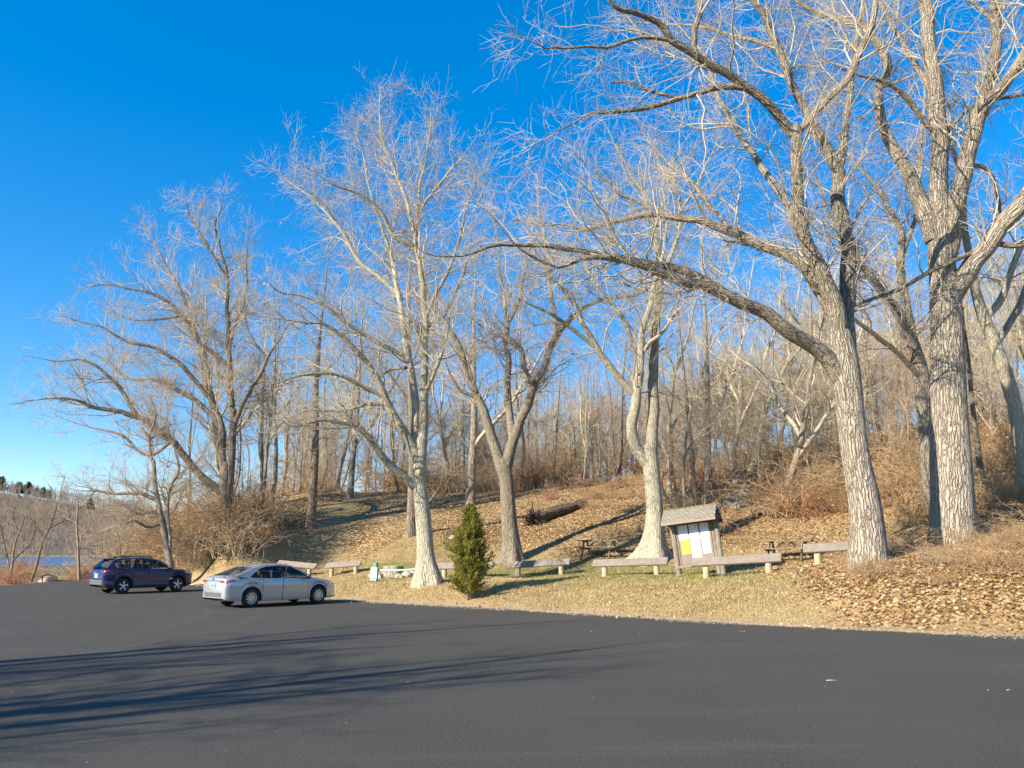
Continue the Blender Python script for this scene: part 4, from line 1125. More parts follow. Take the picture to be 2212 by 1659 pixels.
# ---------------------------------------------------------------- cedar
def cedar(px, py, depth, H):
    rng = np.random.default_rng(5)
    p = PT(px, py, depth); x, y = p[0], p[1]; z = gz(x, y)
    root = empty("cedar_tree", (x, y, z))
    tag(root, "small conical green cedar at the edge of the lot", "tree")
    K = 14
    zz = np.linspace(-0.2, H * 0.97, K)
    P = np.stack([np.cumsum(rng.normal(size=K) * 0.012), np.cumsum(rng.normal(size=K) * 0.012), zz], 1)
    P[:, 0] += np.linspace(0, 0.05, K)
    R = 0.05 * (1 - np.linspace(0, 0.92, K))
    V, F, B = tubes(P[None], R[None], 9, True)
    mobj("trunk", np_mesh("trunk", V, F, BARK_DARK, True, {"bark": ('FLOAT_VECTOR', B)}), root)
    n = 300
    h = rng.uniform(0.02, 0.98, n) ** 0.95
    rad = np.interp(h, [0, 0.08, 0.2, 0.35, 0.55, 0.75, 0.9, 1.0], [0.60, 0.88, 0.86, 0.95, 0.74, 0.42, 0.19, 0.03]) * rng.uniform(0.6, 1.18, n)
    a = rng.uniform(0, 6.28, n)
    # uneven silhouette: lobes by height and side
    rad *= 0.6 + 0.95 * vnoise(a * 1.3, h * 8, 66)
    Kb = 6
    st = np.stack([np.interp(h * H * 0.93, zz, P[:, 0]), np.interp(h * H * 0.93, zz, P[:, 1]), 0.06 + h * H * 0.93], 1)
    D = np.stack([np.cos(a), np.sin(a), np.full(n, 0.55) + 0.5 * h], 1); D = unit(D)
    BP = np.zeros((n, Kb, 3)); BP[:, 0] = st
    for k in range(1, Kb):
        BP[:, k] = BP[:, k - 1] + D * (rad / (Kb - 1))[:, None]
        D = unit(D + rng.normal(size=(n, 3)) * 0.15 + np.array([0, 0, 0.1]))
    BR = 0.009 * (1 - np.linspace(0, .8, Kb))[None, :] * np.ones((n, 1))
    V, F = tubes(BP, BR, 3)
    mobj("branches", np_mesh("branches", V, F, BARK_DARK, True), root)
    m = 19000
    bi = rng.integers(0, n, m); t = rng.uniform(0.2, 1.0, m) ** 0.8 * (Kb - 1.001); i = t.astype(int); f = (t - i)[:, None]
    pos = BP[bi, i] * (1 - f) + BP[bi, i + 1] * f + rng.normal(size=(m, 3)) * 0.035
    d = unit(BP[bi, i + 1] - BP[bi, i])
    dirn = unit(d + rng.normal(size=(m, 3)) * 0.55 + np.array([0, 0, 0.25]))
    side = unit(np.cross(dirn, rng.normal(size=(m, 3))))
    L = rng.uniform(0.07, 0.16, m)[:, None]; w = 0.012
    up = np.cross(dirn, side)
    v = np.stack([pos - side * w, pos + side * w, pos + dirn * L * 0.6 + side * w * 0.8, pos + dirn * L, pos + dirn * L * 0.6 - side * w * 0.8 + up * w], 1).reshape(-1, 3)
    b = np.arange(m)[:, None] * 5
    F3 = np.concatenate([b + np.array([[0, 1, 2]]), b + np.array([[0, 2, 4]]), b + np.array([[4, 2, 3]])])
    tn = np.clip(rng.normal(0.5, 0.25, m) + (vnoise(pos[:, 0] * 5, pos[:, 2] * 5, 12) - .5) * 0.5, 0, 1)
    fo = mobj("foliage", np_mesh("foliage", v, F3, NEEDLE, False, {"tint": ('FLOAT', np.repeat(tn, 5))}), root)
    return root
cedar(1012, 1284, 28.0, 3.45)

# ---------------------------------------------------------------- ground cover: leaves and grass
rngL = np.random.default_rng(9)
def scatter_pts(n, pxr, dr, powr=1.0):
    px = rngL.uniform(pxr[0], pxr[1], n); d = dr[0] + (dr[1] - dr[0]) * rngL.uniform(0, 1, n) ** powr
    return (px - 1106) / FPX * d, d

def leaf_litter(n, pxr, dr, size, name, label, lobed, thr=0.15, lift=0.02, powr=1.0):
    x, y = scatter_pts(n, pxr, dr, powr)
    zl, zg, zs, zf = zones(x, y)
    s = lot_dist(x, y)
    keep = (rngL.uniform(0, 1, n) < np.where(s > 0.1, np.clip(zl * 1.1 + thr, 0, 1), 0.5)) & ((s > 0.12) | ((s > -1.2) & (rngL.uniform(0, 1, n) < 0.10 * np.exp(np.minimum(s, 0) * 2.2)))) & (path_dist(x, y) > rngL.uniform(0.2, 1.8, n))
    x, y = x[keep], y[keep]; m = len(x)
    z = np.maximum(ground(x, y), np.where(lot_dist(x, y) < 0.1, 0.002, -99)) + lift * rngL.uniform(0.3, 1.6, m)
    if lobed:
        k = 10
        th = np.arange(k) * 2 * np.pi / k
        rr = np.where(np.arange(k) % 2 == 0, 1.0, 0.52); rr[5] = 0.35
        tx = rr * np.cos(th); ty = rr * np.sin(th) * 0.8; tz = 0.38 * (tx ** 2) - 0.1
        T = np.vstack([np.stack([tx, ty, tz], 1), [[0, 0, -0.12]]])
        tri = np.array([[i, (i + 1) % k, k] for i in range(k)])
    else:
        T = np.array([[-1, 0, 0.25], [0, -0.62, -0.08], [1, 0, 0.3], [0, 0.62, -0.05]], float)
        tri = np.array([[0, 1, 3], [1, 2, 3]])
    nv = len(T)
    s_ = size * rngL.uniform(0.6, 1.35, m)
    a = rngL.uniform(0, 6.28, m)
    nrm = unit(np.stack([rngL.normal(size=m) * 0.42, rngL.normal(size=m) * 0.42 - 0.05, np.ones(m)], 1))
    e1 = np.stack([np.cos(a), np.sin(a), np.zeros(m)], 1); e1 = unit(e1 - (e1 * nrm).sum(1, keepdims=True) * nrm); e2 = np.cross(nrm, e1)
    curl = rngL.uniform(0.2, 2.2, m)[:, None]
    V = np.stack([x, y, z], 1)[:, None, :] + s_[:, None, None] * (T[None, :, 0:1] * e1[:, None, :] + T[None, :, 1:2] * e2[:, None, :] + (T[None, :, 2] * curl)[:, :, None] * nrm[:, None, :])
    F = (np.arange(m) * nv)[:, None, None] + tri[None]
    tn = np.clip(rngL.normal(0.56 if lobed else 0.48, 0.32, m), 0, 1)
    o = mobj(name, np_mesh(name, V.reshape(-1, 3), F.reshape(-1, 3), LEAF, False, {"tint": ('FLOAT', np.repeat(tn, nv))}))
    tag(o, label, "leaves", kind="stuff")

leaf_litter(20000, (1650, 2330), (17.3, 27), 0.056, "fallen_leaves", "deep bank of large crisp fallen leaves right of the lot", True, 0.0, 0.05)
leaf_litter(60000, (560, 2260), (22, 46), 0.06, "fallen_leaves", "fallen leaves scattered over lawn and lower slope", False, 0.05, 0.02)
leaf_litter(80000, (400, 2260), (42, 70), 0.07, "fallen_leaves", "thick fallen leaves on the upper slope and crest", False, 0.1, 0.02)

def grass(n, pxr, dr):
    x, y = scatter_pts(n, pxr, dr)
    zl, zg, zs, zf = zones(x, y); s = lot_dist(x, y)
    keep = (rngL.uniform(0, 1, n) > zl * 0.9) & (rngL.uniform(0, 1, n) > zs) & (s > 0.5)
    x, y, zg = x[keep], y[keep], zg[keep]; m = len(x)
    z = ground(x, y)
    h = rngL.uniform(0.03, 0.085, m); a = rngL.uniform(0, 6.28, m); w = 0.011
    lx, ly = rngL.normal(size=m) * 0.04, rngL.normal(size=m) * 0.04
    p = np.stack([x, y, z], 1)
    sd = np.stack([np.cos(a), np.sin(a), np.zeros(m)], 1) * w
    V = np.stack([p - sd, p + sd, p + np.stack([lx, ly, h], 1)], 1).reshape(-1, 3)
    F = np.arange(m * 3).reshape(-1, 3)
    tn = np.clip(rngL.normal(0.72, 0.15, m) - zg * rngL.uniform(0.15, 0.65, m), 0, 1)
    o = mobj("grass", np_mesh("grass", V, F, GRASS, False, {"tint": ('FLOAT', np.repeat(tn, 3))}))
    tag(o, "short dry grass with green patches on the lawn", "grass", kind="stuff")
grass(210000, (500, 2000), (20.5, 44))
# ---------------------------------------------------------------- wooden benches
WOOD_GREY = simple("weathered_plank", (0.215, 0.18, 0.15), 0.85, noise=0.3, scale=5, bump=0.4)
WOOD_POST = simple("pale_post", (0.42, 0.33, 0.21), 0.85, noise=0.25, scale=6, bump=0.4)
WOOD_BROWN = simple("stained_wood", (0.20, 0.155, 0.115), 0.8, noise=0.35, scale=6, bump=0.4)
WOOD_LOG = simple("weathered_log", (0.22, 0.18, 0.145), 0.9, noise=0.35, scale=5, bump=0.6)
BARN = simple("brown_board", (0.22, 0.175, 0.145), 0.8, noise=0.2, scale=4, bump=0.2)
rngB = np.random.default_rng(21)
BENCH = [
    (1578, 26.5, 3.0, 0.0, "grey plank bench in front of the notice board"),
    (1354, 30.0, 3.0, 0.0, "grey plank bench just left of the notice board"),
    (1163, 33.5, 2.95, 0.0, "stained grey plank bench right of the cedar, below the wide V forked tree"),
    (1005, 35.0, 3.0, 0.0, "grey plank bench half hidden behind the cedar"),
    (752, 40.0, 2.15, 0.06, "short plank bench left of the green gate post"),
    (652, 43.0, 2.9, -0.05, "plank bench half hidden behind the silver sedan roof"),
    (1812, 24.8, 2.5, 0.03, "long grey plank bench behind the leaning thick tree"),
]
for px, d, L, da, lab in BENCH:
    x = (px - 1106) / FPX * d
    ang = EDGE_DIR + da
    ex = np.array([math.cos(ang), math.sin(ang)])
    za, zb_ = gz(*(np.array([x, d]) - ex * L * .33)), gz(*(np.array([x, d]) + ex * L * .33))
    zc = (za + zb_) / 2
    root = empty("plank_bench", (x, d, zc), ang)
    tag(root, lab, "bench", "low plank benches along the lot")
    slope = max(-0.06, min(0.06, math.atan2(zb_ - za, L * .66)))
    M = Matrix.Rotation(-slope, 4, 'Y') @ Matrix.Translation((0, 0, 0.52)) @ Matrix.Rotation(math.radians(48), 4, 'X')
    MB().box((0, 0, 0), (L, 0.34, 0.075), M, 0.008).build("plank", WOOD_GREY, root)
    for sgn, zz in ((-1, za - zc), (1, zb_ - zc)):
        mb = MB()
        px_ = sgn * L * 0.345
        n = 10
        # squat round post with a slanted top
        vs = [(px_ + 0.115 * math.cos(t), 0.02 + 0.115 * math.sin(t), zz - 0.3) for t in np.arange(n) * 2 * math.pi / n]
        vs += [(px_ + 0.11 * math.cos(t), 0.02 + 0.11 * math.sin(t), zz + 0.45 + 0.11 * math.sin(t) * 0.95) for t in np.arange(n) * 2 * math.pi / n]
        fs = [tuple(range(n))[::-1], tuple(range(n, 2 * n))] + [(i, (i + 1) % n, n + (i + 1) % n, n + i) for i in range(n)]
        mb.add(vs, fs).build("post", WOOD_POST, root)

# ---------------------------------------------------------------- picnic tables
def picnic(px, d, ang, lab, L=1.85):
    x = (px - 1106) / FPX * d
    root = empty("picnic_table", (x, d, gz(x, d) - 0.01), ang)
    tag(root, lab, "picnic table", "picnic tables")
    for k in range(5):
        MB().box((0, (k - 2) * 0.148, 0.745), (L, 0.138, 0.04), None, 0.006).build("tabletop_plank", WOOD_BROWN, root)
    for sy in (-1, 1):
        for k in range(2):
            MB().box((0, sy * (0.60 + k * 0.148), 0.445), (L, 0.138, 0.04), None, 0.006).build("seat_plank", WOOD_BROWN, root)
    for sx in (-1, 1):
        bx = sx * L * 0.33
        for sy in (-1, 1):
            a = Vector((bx, sy * 0.24, 0.72)); b = Vector((bx, sy * 0.62, -0.06))
            dirv = (b - a); ln = dirv.length
            M = Matrix.Translation((a + b) / 2) @ dirv.to_track_quat('Z', 'X').to_matrix().to_4x4()
            MB().box((0, 0, 0), (0.045, 0.14, ln), Matrix.Translation((a + b) / 2) @ Matrix.Rotation(math.atan2(-dirv.y, dirv.z), 4, 'X') , 0.004).build("leg", WOOD_BROWN, root)
        MB().box((bx + 0.045 * sx, 0, 0.40), (0.04, 1.46, 0.09), None, 0.004).build("seat_support", WOOD_BROWN, root)
        MB().box((bx + 0.045 * sx, 0, 0.70), (0.04, 0.68, 0.08), None, 0.004).build("top_support", WOOD_BROWN, root)
        a = Vector((bx - sx * 0.02, 0, 0.40)); b = Vector((sx * 0.12, 0, 0.71)); dv = b - a
        MB().box((0, 0, 0), (0.04, 0.07, dv.length), Matrix.Translation((a + b) / 2) @ Matrix.Rotation(math.atan2(dv.x, dv.z), 4, 'Y'), 0.004).build("brace", WOOD_BROWN, root)
picnic(1290, 36.0, math.radians(-24), "dark picnic table on the lawn left of the S curved tree", 1.95)
picnic(1688, 31.0, math.radians(-33), "brown picnic table behind the benches right of the notice board", 1.9)

# ---------------------------------------------------------------- notice board
def kiosk():
    px, d = 1500, 28.4
    x = (px - 1106) / FPX * d
    z = gz(x, d)
    root = empty("notice_board", (x, d, z), 0)
    root.rotation_mode = 'XYZ'
    # the whole board leans to its left
    Mz = Matrix.Rotation(EDGE_DIR + math.radians(2), 4, 'Z') @ Matrix.Rotation(math.radians(-6.5), 4, 'Y') @ Matrix.Rotation(math.radians(-3), 4, 'X')
    root.matrix_world = Matrix.Translation((x, d, z)) @ Mz
    tag(root, "leaning roofed notice board with white sheets and one yellow sheet", "notice board")
    hw = 0.74
    rng = np.random.default_rng(3)
    for s, posts in ((-1, [(0, 0)]), (1, [(-0.045, 0.07), (0.12, -0.03)])):
        for ox, oy in posts:
            n = 12; zz = np.linspace(-0.45, 1.98, 9)
            r = 0.10 if s < 0 else 0.088
            pts = [(s * hw + ox + rng.normal() * 0.006, oy + rng.normal() * 0.006, t) for t in zz]
            MB().tube(pts, [r * (1.08 - 0.05 * i / 8 + rng.normal() * 0.015) for i in range(9)], n).build("post", WOOD_LOG, root, True)
    # board and its frame
    MB().box((0, 0.0, 1.22), (1.26, 0.035, 1.56), None, 0.003).build("board", BARN, root)
    fr = [((-0.61, -0.03, 1.22), (0.05, 0.03, 1.56)), ((0.61, -0.03, 1.22), (0.05, 0.03, 1.56)), ((0, -0.03, 0.455), (1.17, 0.03, 0.05)), ((0, -0.045, 0.36), (1.36, 0.06, 0.09))]
    for c, s_ in fr:
        MB().box(c, s_, None, 0.004).build("frame_rail", BARN, root)
    for cx in (-0.175, 0.215):
        MB().box((cx, -0.028, 1.72), (0.035, 0.02, 0.5), None, 0.002).build("divider", simple("dark_strip", (0.05, 0.04, 0.035), 0.8), root)
    # sheets: (x0,x1,z0,z1)
    paper = simple("white_paper", (0.82, 0.83, 0.84), 0.5)
    yel = simple("yellow_paper", (0.85, 0.72, 0.02), 0.5)
    ink = simple("ink", (0.25, 0.27, 0.3), 0.7)
    inky = simple("dark_ink", (0.16, 0.14, 0.02), 0.7)
    sheets = [(-0.55, -0.20, 1.30, 1.95, paper), (-0.15, 0.19, 1.27, 1.95, paper), (0.24, 0.56, 1.25, 1.95, paper),
              (-0.50, -0.20, 0.79, 1.285, yel), (-0.15, 0.19, 0.63, 1.255, paper), (0.255, 0.545, 0.74, 1.23, paper)]
    for k, (a, b, c, e, m) in enumerate(sheets):
        sh = MB().box(((a + b) / 2, -0.0215, (c + e) / 2), (b - a, 0.004, e - c)).build("sheet", m, root)
        mb = MB()
        if k < 3:      # close lines of small print on the upper half
            for r in range(7):
                zz = e - 0.05 - r * 0.045
                for h in range(2):
                    w = (b - a) * 0.4 * (0.75 + 0.25 * rng.uniform())
                    mb.box((a + (b - a) * (0.04 + 0.5 * h) + w / 2, -0.0245, zz), (w, 0.001, 0.012))
            mb.build("small_print", ink, sh)
        if k == 3:
            xx = a + 0.05
            while xx < b - 0.05:
                w = rng.uniform(0.014, 0.026)
                mb.box((xx + w / 2, -0.0245, e - 0.055), (w, 0.001, 0.03)); xx += w + 0.009
            mb.build("heading", inky, sh)
    for o in root.children:
        if o.name.startswith("sheet"): o["label"] = "pinned paper sheet"
    # roof
    ridge = 2.42; eave = 1.93; hd = 0.62; hl = 0.98
    sl = math.atan2(ridge - eave, hd); sw = math.hypot(ridge - eave, hd)
    SHK = simple("cedar_shake", (0.26, 0.235, 0.185), 0.9, noise=0.3, scale=9, bump=0.5)
    DARKW = simple("dark_gable", (0.13, 0.105, 0.09), 0.85, noise=0.2, scale=6)
    FAS = simple("fascia", (0.25, 0.20, 0.165), 0.8, noise=0.15, scale=5)
    for s in (-1, 1):
        M = Matrix.Translation((0, s * hd / 2, (ridge + eave) / 2)) @ Matrix.Rotation(-s * sl, 4, 'X')
        deck = MB().box((0, 0, -0.012), (2 * hl, sw, 0.022), M).build("roof_deck", DARKW, root)
        rows = 6; ncol = 11
        for r in range(rows):
            for c in range(ncol + 1):
                w = 2 * hl / ncol
                x0 = -hl + c * w - (w / 2 if r % 2 else 0); x1 = x0 + w - 0.012
                x0 = max(x0, -hl - 0.01); x1 = min(x1, hl + 0.01)
                if x1 - x0 < 0.04: continue
                yl = s * (sw / 2 - (r + 1) * sw / rows) ; yh = yl
                # low edge towards the eave
                y_low = s * (sw / 2 - r * sw / rows + 0.02 + rng.uniform(-0.012, 0.012)); y_up = s * (sw / 2 - (r + 1) * sw / rows - 0.04)
                t = 0.016 + rng.uniform(0, 0.01)
                MB().add([(x0, y_low, 0.012), (x1, y_low, 0.012), (x1, y_up, 0.002), (x0, y_up, 0.002), (x0, y_low, 0.012 + t), (x1, y_low, 0.012 + t + rng.uniform(-.004, .004)), (x1, y_up, 0.010), (x0, y_up, 0.010)],
                         [(0, 3, 2, 1), (4, 5, 6, 7), (0, 1, 5, 4), (2, 3, 7, 6), (1, 2, 6, 5), (3, 0, 4, 7)], M).build("shingle", SHK, deck)
        MB().box((0, s * (hd + 0.012), eave - 0.045), (2 * hl + 0.02, 0.025, 0.12), None, 0.003).build("fascia", FAS, root)
    MB().box((0, 0, ridge + 0.028), (2 * hl + 0.02, 0.10, 0.02), None, 0.003).build("ridge_cap", SHK, root)
    for s in (-1, 1):     # open timber truss in each gable
        X = s * (hl - 0.03)
        for t in (-1, 1):
            a = Vector((X, 0, ridge - 0.05)); b = Vector((X, t * (hd - 0.01), eave - 0.02)); dv = b - a
            MB().box((0, 0, 0), (0.05, 0.09, dv.length), Matrix.Translation((a + b) / 2) @ Matrix.Rotation(math.atan2(-dv.y, dv.z), 4, 'X')).build("rafter", DARKW, root)
        MB().box((X, 0, eave + 0.06), (0.045, 2 * hd * 0.84, 0.10)).build("tie_beam", DARKW, root)
        MB().box((X + 0.004 * s, 0, eave + 0.20), (0.045, 0.05, 0.42)).build("king_post", DARKW, root)
    for s in (-1, 1):
        MB().box((0, s * 0.13, 1.88), (1.9, 0.06, 0.12)).build("beam", DARKW, root)
kiosk()

# ---------------------------------------------------------------- gate post with sign and rail
GREEN_P = simple("green_paint", (0.10, 0.30, 0.20), 0.5, noise=0.15, scale=6)
GREEN_R = simple("pale_green_rail", (0.30, 0.52, 0.40), 0.5, noise=0.15, scale=6)
gd = 35.5
gxp = (820 - 1106) / FPX * gd
g0 = np.array([gxp, gd]); gang = EDGE_DIR + 0.1
root = empty("barrier_gate", (gxp, gd, gz(gxp, gd)), gang)
tag(root, "low green pipe gate with a green post behind the pale grey tree", "gate")
MB().tube([(0, 0, -0.3), (0, 0, 0.80)], 0.11, 14).build("post", GREEN_P, root, False)
MB().lathe([(0.0, 0.835), (0.06, 0.83), (0.115, 0.80), (0.115, 0.78)], 14, 'Z').build("post_cap", GREEN_P, root, True)
e_ = np.array([math.cos(gang), math.sin(gang)]) * 2.7
dz = gz(gxp + e_[0], gd + e_[1]) - gz(gxp, gd)
MB().tube([(0.1, -0.0, 0.48), (1.4, 0, 0.46 + dz * .4), (2.7, 0, 0.47 + dz)], 0.045, 10).build("rail", GREEN_R, root, True)
MB().tube([(2.7, 0, dz - 0.3), (2.7, 0, 0.55 + dz)], 0.06, 12).build("post", GREEN_P, root)
sg = empty("trail_sign", (gxp - 0.03 - 0.05, gd - 0.14, gz(gxp, gd) + 0.08), gang + 0.15)
tag(sg, "small white sign with blue band fixed on the green gate post", "sign")
MB().box((0, 0, 0.26), (0.30, 0.012, 0.56), Matrix.Rotation(math.radians(3), 4, 'Y')).build("panel", simple("sign_white", (0.8, 0.82, 0.83), 0.4), sg)
MB().box((0, -0.008, 0.05), (0.27, 0.003, 0.09), Matrix.Rotation(math.radians(3), 4, 'Y')).build("blue_band", simple("sign_blue", (0.12, 0.42, 0.68), 0.4), sg)
MB().box((0.02, -0.008, 0.40), (0.13, 0.003, 0.09), Matrix.Rotation(math.radians(3), 4, 'Y')).build("orange_mark", simple("sign_orange", (0.75, 0.55, 0.3), 0.4), sg)

# ---------------------------------------------------------------- stump, log, rocks, sticks
def rock(name, x, y, r, sc, seed, mat, label, sink=0.3, group=None, cat="rock"):
    rng = np.random.default_rng(seed)
    bm = bmesh.new()
    bmesh.ops.create_icosphere(bm, subdivisions=3, radius=1.0)
    ofs = rng.uniform(0, 50, 3)
    pl = [unit(rng.normal(size=3)) for _ in range(9)]
    for v in bm.verts:
        c = np.array(v.co)
        k = 1 + 0.35 * (float(fbm(np.array([c[0] * 1.5 + ofs[0]]), np.array([c[1] * 1.5 + c[2] * 1.1 + ofs[1]]), seed)[0]) - 0.5)
        for n_ in pl:
            dd = c @ n_
            if dd > 0.78: k = min(k, k * (0.78 / dd))
        v.co = Vector(c * k * np.array(sc) * r)
    me = bpy.data.meshes.new(name); bm.to_mesh(me); bm.free()
    me.materials.append(mat)
    o = mobj(name, me)
    o.location = (x, y, gz(x, y) + r * sc[2] * (1 - 2 * sink) * 0.5); o.rotation_euler = (0, 0, rng.uniform(0, 6))
    tag(o, label, cat, group)
    return o
ROCK = simple("granite", (0.27, 0.235, 0.19), 0.9, noise=0.4, scale=3, bump=0.8)
ROCKP = simple("pale_granite", (0.42, 0.35, 0.26), 0.9, noise=0.3, scale=3, bump=0.8)
def at(px, d): return (px - 1106) / FPX * d, d
rock("boulder", *at(132, 51.5), 0.55, (1.1, 1, 0.75), 1, ROCKP, "pale boulder at the lot corner left of the dark blue car", 0.2)
rock("boulder", *at(208, 52.5), 0.38, (1, 1, 0.9), 2, ROCKP, "small pale boulder behind the tail of the dark blue car", 0.2)
rk = [(1590, 44.5, .34), (1577, 43.5, .28), (1604, 43.8, .36), (1568, 42.5, .26), (1598, 42.2, .3), (1583, 42.0, .22), (1616, 52, .3), (1603, 50.5, .26), (1628, 53, .28), (1640, 54.5, .32), (1590, 49, .25), (1612, 47.5, .22), (1655, 56, .28)]
for k, (px, d, r) in enumerate(rk):
    r *= 1.35
    rock("rock", *at(px, d), r, (1.2, 1, 0.75), 50 + k, ROCKP, "weathered grey rock in the rubble strip up the right hillside, " + ordinal(k + 1) + " of the strip from its foot" if False else ["lowest left", "lowest middle", "lowest right", "lower left", "lower right", "lower centre", "upper middle", "upper left", "upper right", "topmost but one", "mid height left", "mid height", "topmost"][k] + " grey rock of the rubble strip up the right hillside", 0.15, "rocks of the rubble strip")
rock("rock", *at(1389, 33.2), 0.22, (1.3, 1, 0.7), 90, ROCKP, "pale stone at the roots of the S curved tree", 0.2)
rock("rock", *at(1165, 47.3), 0.35, (1.2, 1, 0.7), 91, ROCKP, "pale stone under the root plate of the fallen log", 0.2)
for k, (px, d, r) in enumerate([(990, 43.5, .4), (1006, 44, .35)]):
    rock("rock", *at(px, d), r, (1.3, 1, .7), 95 + k, ROCK, ["grey rock left of the cedar's upper half on the slope", "grey rock behind the cedar's upper half on the slope"][k], 0.2)

# stump with a ring of stones
sx, sy = at(857, 37.5)
sz = gz(sx, sy)
root = empty("tree_stump", (sx, sy, sz)); tag(root, "sawn tree stump behind the green gate rail", "stump")
V, F, B = trunk_mesh(np.array([[0, 0, -0.3], [0, 0, 0.0], [0, 0, 0.15], [0.01, 0, 0.3], [0.01, 0, 0.45]]), np.array([0.42, 0.42, 0.40, 0.385, 0.38]), 24, 0.4, np.random.default_rng(8), 0.0)
mobj("bark", np_mesh("bark", V, F, BARK_PALE, True, {"bark": ('FLOAT_VECTOR', B)}), root)
mb = MB(); top = [tuple(v) for v in V.reshape(5, 24, 3)[4]]
mb.add([(0.01, 0, 0.47)] + top, [(0, i + 1, (i + 1) % 24 + 1) for i in range(24)]); mb.build("cut_face", simple("cut_wood", (0.55, 0.45, 0.32), 0.85, noise=0.2, scale=12), root)
for k, (dx, dy, r) in enumerate([(-0.75, -0.2, .26), (-0.95, 0.25, .22), (0.7, -0.35, .25), (0.95, 0.1, .28), (-0.5, -0.6, .18), (0.35, -0.65, .2), (1.35, -.1, .2)]):
    rock("rock", sx + dx, sy + dy, r, (1.2, 1, .8), 120 + k, ROCKP, ["nearest left", "far left", "nearest right", "right hand", "front left", "front right", "outermost right"][k] + " pale stone ringing the sawn stump", 0.25, "stones around the stump")

# fallen log with its root plate
def fallen_log():
    a = PT(1150, 1112, 46.8); b = PT(1265, 1090, 50.0); c = PT(1268, 1088, 50.2)
    rng = np.random.default_rng(6)
    pts = []
    for t in np.linspace(0, 1, 14):
        q = a * (1 - t) + c * t
        pts.append([q[0], q[1], gz(q[0], q[1]) + 0.34 - 0.12 * t])
    P = np.array(pts); R = np.linspace(0.33, 0.22, 14); R[-1] = 0.12
    zb = gz(a[0], a[1])
    root = empty("fallen_log", (a[0], a[1], zb)); off = np.array([a[0], a[1], zb])
    tag(root, "dark fallen tree trunk with upturned roots lying across the slope", "log")
    V, F, B = tubes(P[None], R[None], 14, True)
    V = V + rng.normal(size=V.shape) * 0.04
    lm = bark_mat("bark_rotten", (0.115, 0.09, 0.07), (0.04, 0.03, 0.025), (0.2, 0.17, 0.13), 9, 0.3)
    mobj("log", np_mesh("log", V - off, F, lm, True, {"bark": ('FLOAT_VECTOR', B)}), root)
    n = 60
    d0_ = unit(P[0] - P[1])
    st = P[0][None] + d0_ * rng.uniform(-0.35, 0.1, n)[:, None]
    D = unit(rng.normal(size=(n, 3)) * np.array([0.6, 0.6, 1.0]) + d0_ * 0.5)
    K = 6; RP = np.zeros((n, K, 3)); RP[:, 0] = st
    L = rng.uniform(0.5, 1.15, n)
    for k in range(1, K):
        RP[:, k] = RP[:, k - 1] + D * (L / (K - 1))[:, None]; D = unit(D + rng.normal(size=(n, 3)) * 0.25)
    RR = np.linspace(0.075, 0.012, K)[None] * rng.uniform(0.5, 1.2, n)[:, None]
    V, F = tubes(RP, RR, 5)
    mobj("roots", np_mesh("roots", V - off, F, lm, True), root)
fallen_log()
def small_log(px, d, lab, L, ang, r, rise):
    x, y = at(px, d); z = gz(x, y)
    root = empty("rotten_log", (x, y, z)); tag(root, lab, "log")
    rng = np.random.default_rng(int(px))
    dv = np.array([math.cos(ang), math.sin(ang), 0])
    K = 9
    P = np.array([[*(dv[:2] * L * t), 0] for t in np.linspace(0, 1, K)])
    P[:, 2] = [gz(x + p[0], y + p[1]) - z + r * 0.7 + rise * t for p, t in zip(P, np.linspace(0, 1, K))]
    V, F, B = tubes(P[None], np.linspace(r, r * .6, K)[None], 10, True)
    V = V + rng.normal(size=V.shape) * 0.03
    mobj("log", np_mesh("log", V, F, bpy.data.materials["bark_rotten"], True, {"bark": ('FLOAT_VECTOR', B)}), root)
    P2 = np.array([[0, 0, r], [0.1, 0.05, r + .6], [0.3, 0, r + 1.2]])
    V, F, B = tubes(P2[None], np.array([[r * .5, r * .35, .03]]), 8, True)
    mobj("snag", np_mesh("snag", V, F, bpy.data.materials["bark_rotten"], True, {"bark": ('FLOAT_VECTOR', B)}), root)
small_log(1252, 60, "broken dark snag on the brushy crest above the fallen log", 2.2, 0.1, 0.35, 0.1)

def stick(px, d, L, ang, lab, r=0.018, seed=0, up=0.25):
    x, y = at(px, d); z = gz(x, y)
    rng = np.random.default_rng(seed)
    K = 9; P = np.zeros((1, K, 3)); D = np.array([math.cos(ang), math.sin(ang), up])
    for k in range(1, K):
        P[0, k] = P[0, k - 1] + unit(D) * L / (K - 1); D = D + rng.normal(size=3) * 0.16 + np.array([0, 0, -0.05])
    P[0, :, 2] = np.maximum(P[0, :, 2], [gz(x + p[0], y + p[1]) - z + 0.02 for p in P[0]])
    R = np.linspace(r, r * .4, K)[None]
    ch, rc = spawn(P, R, rng, 2.2, 0.25, (30, 60), (35, 60), (0.5, 0.8), 5, 0.02, 0.2, 0.006, 0.9)
    parts = [tubes(P, R, 6)] + ([tubes(ch, rc, 4)] if len(ch) else [])
    V, F, _ = merge(parts)
    o = mobj("fallen_branch", np_mesh("fallen_branch", V, F, CANE_GREY, True)); o.location = (x, y, z)
    tag(o, lab, "branch", "grey fallen branches")
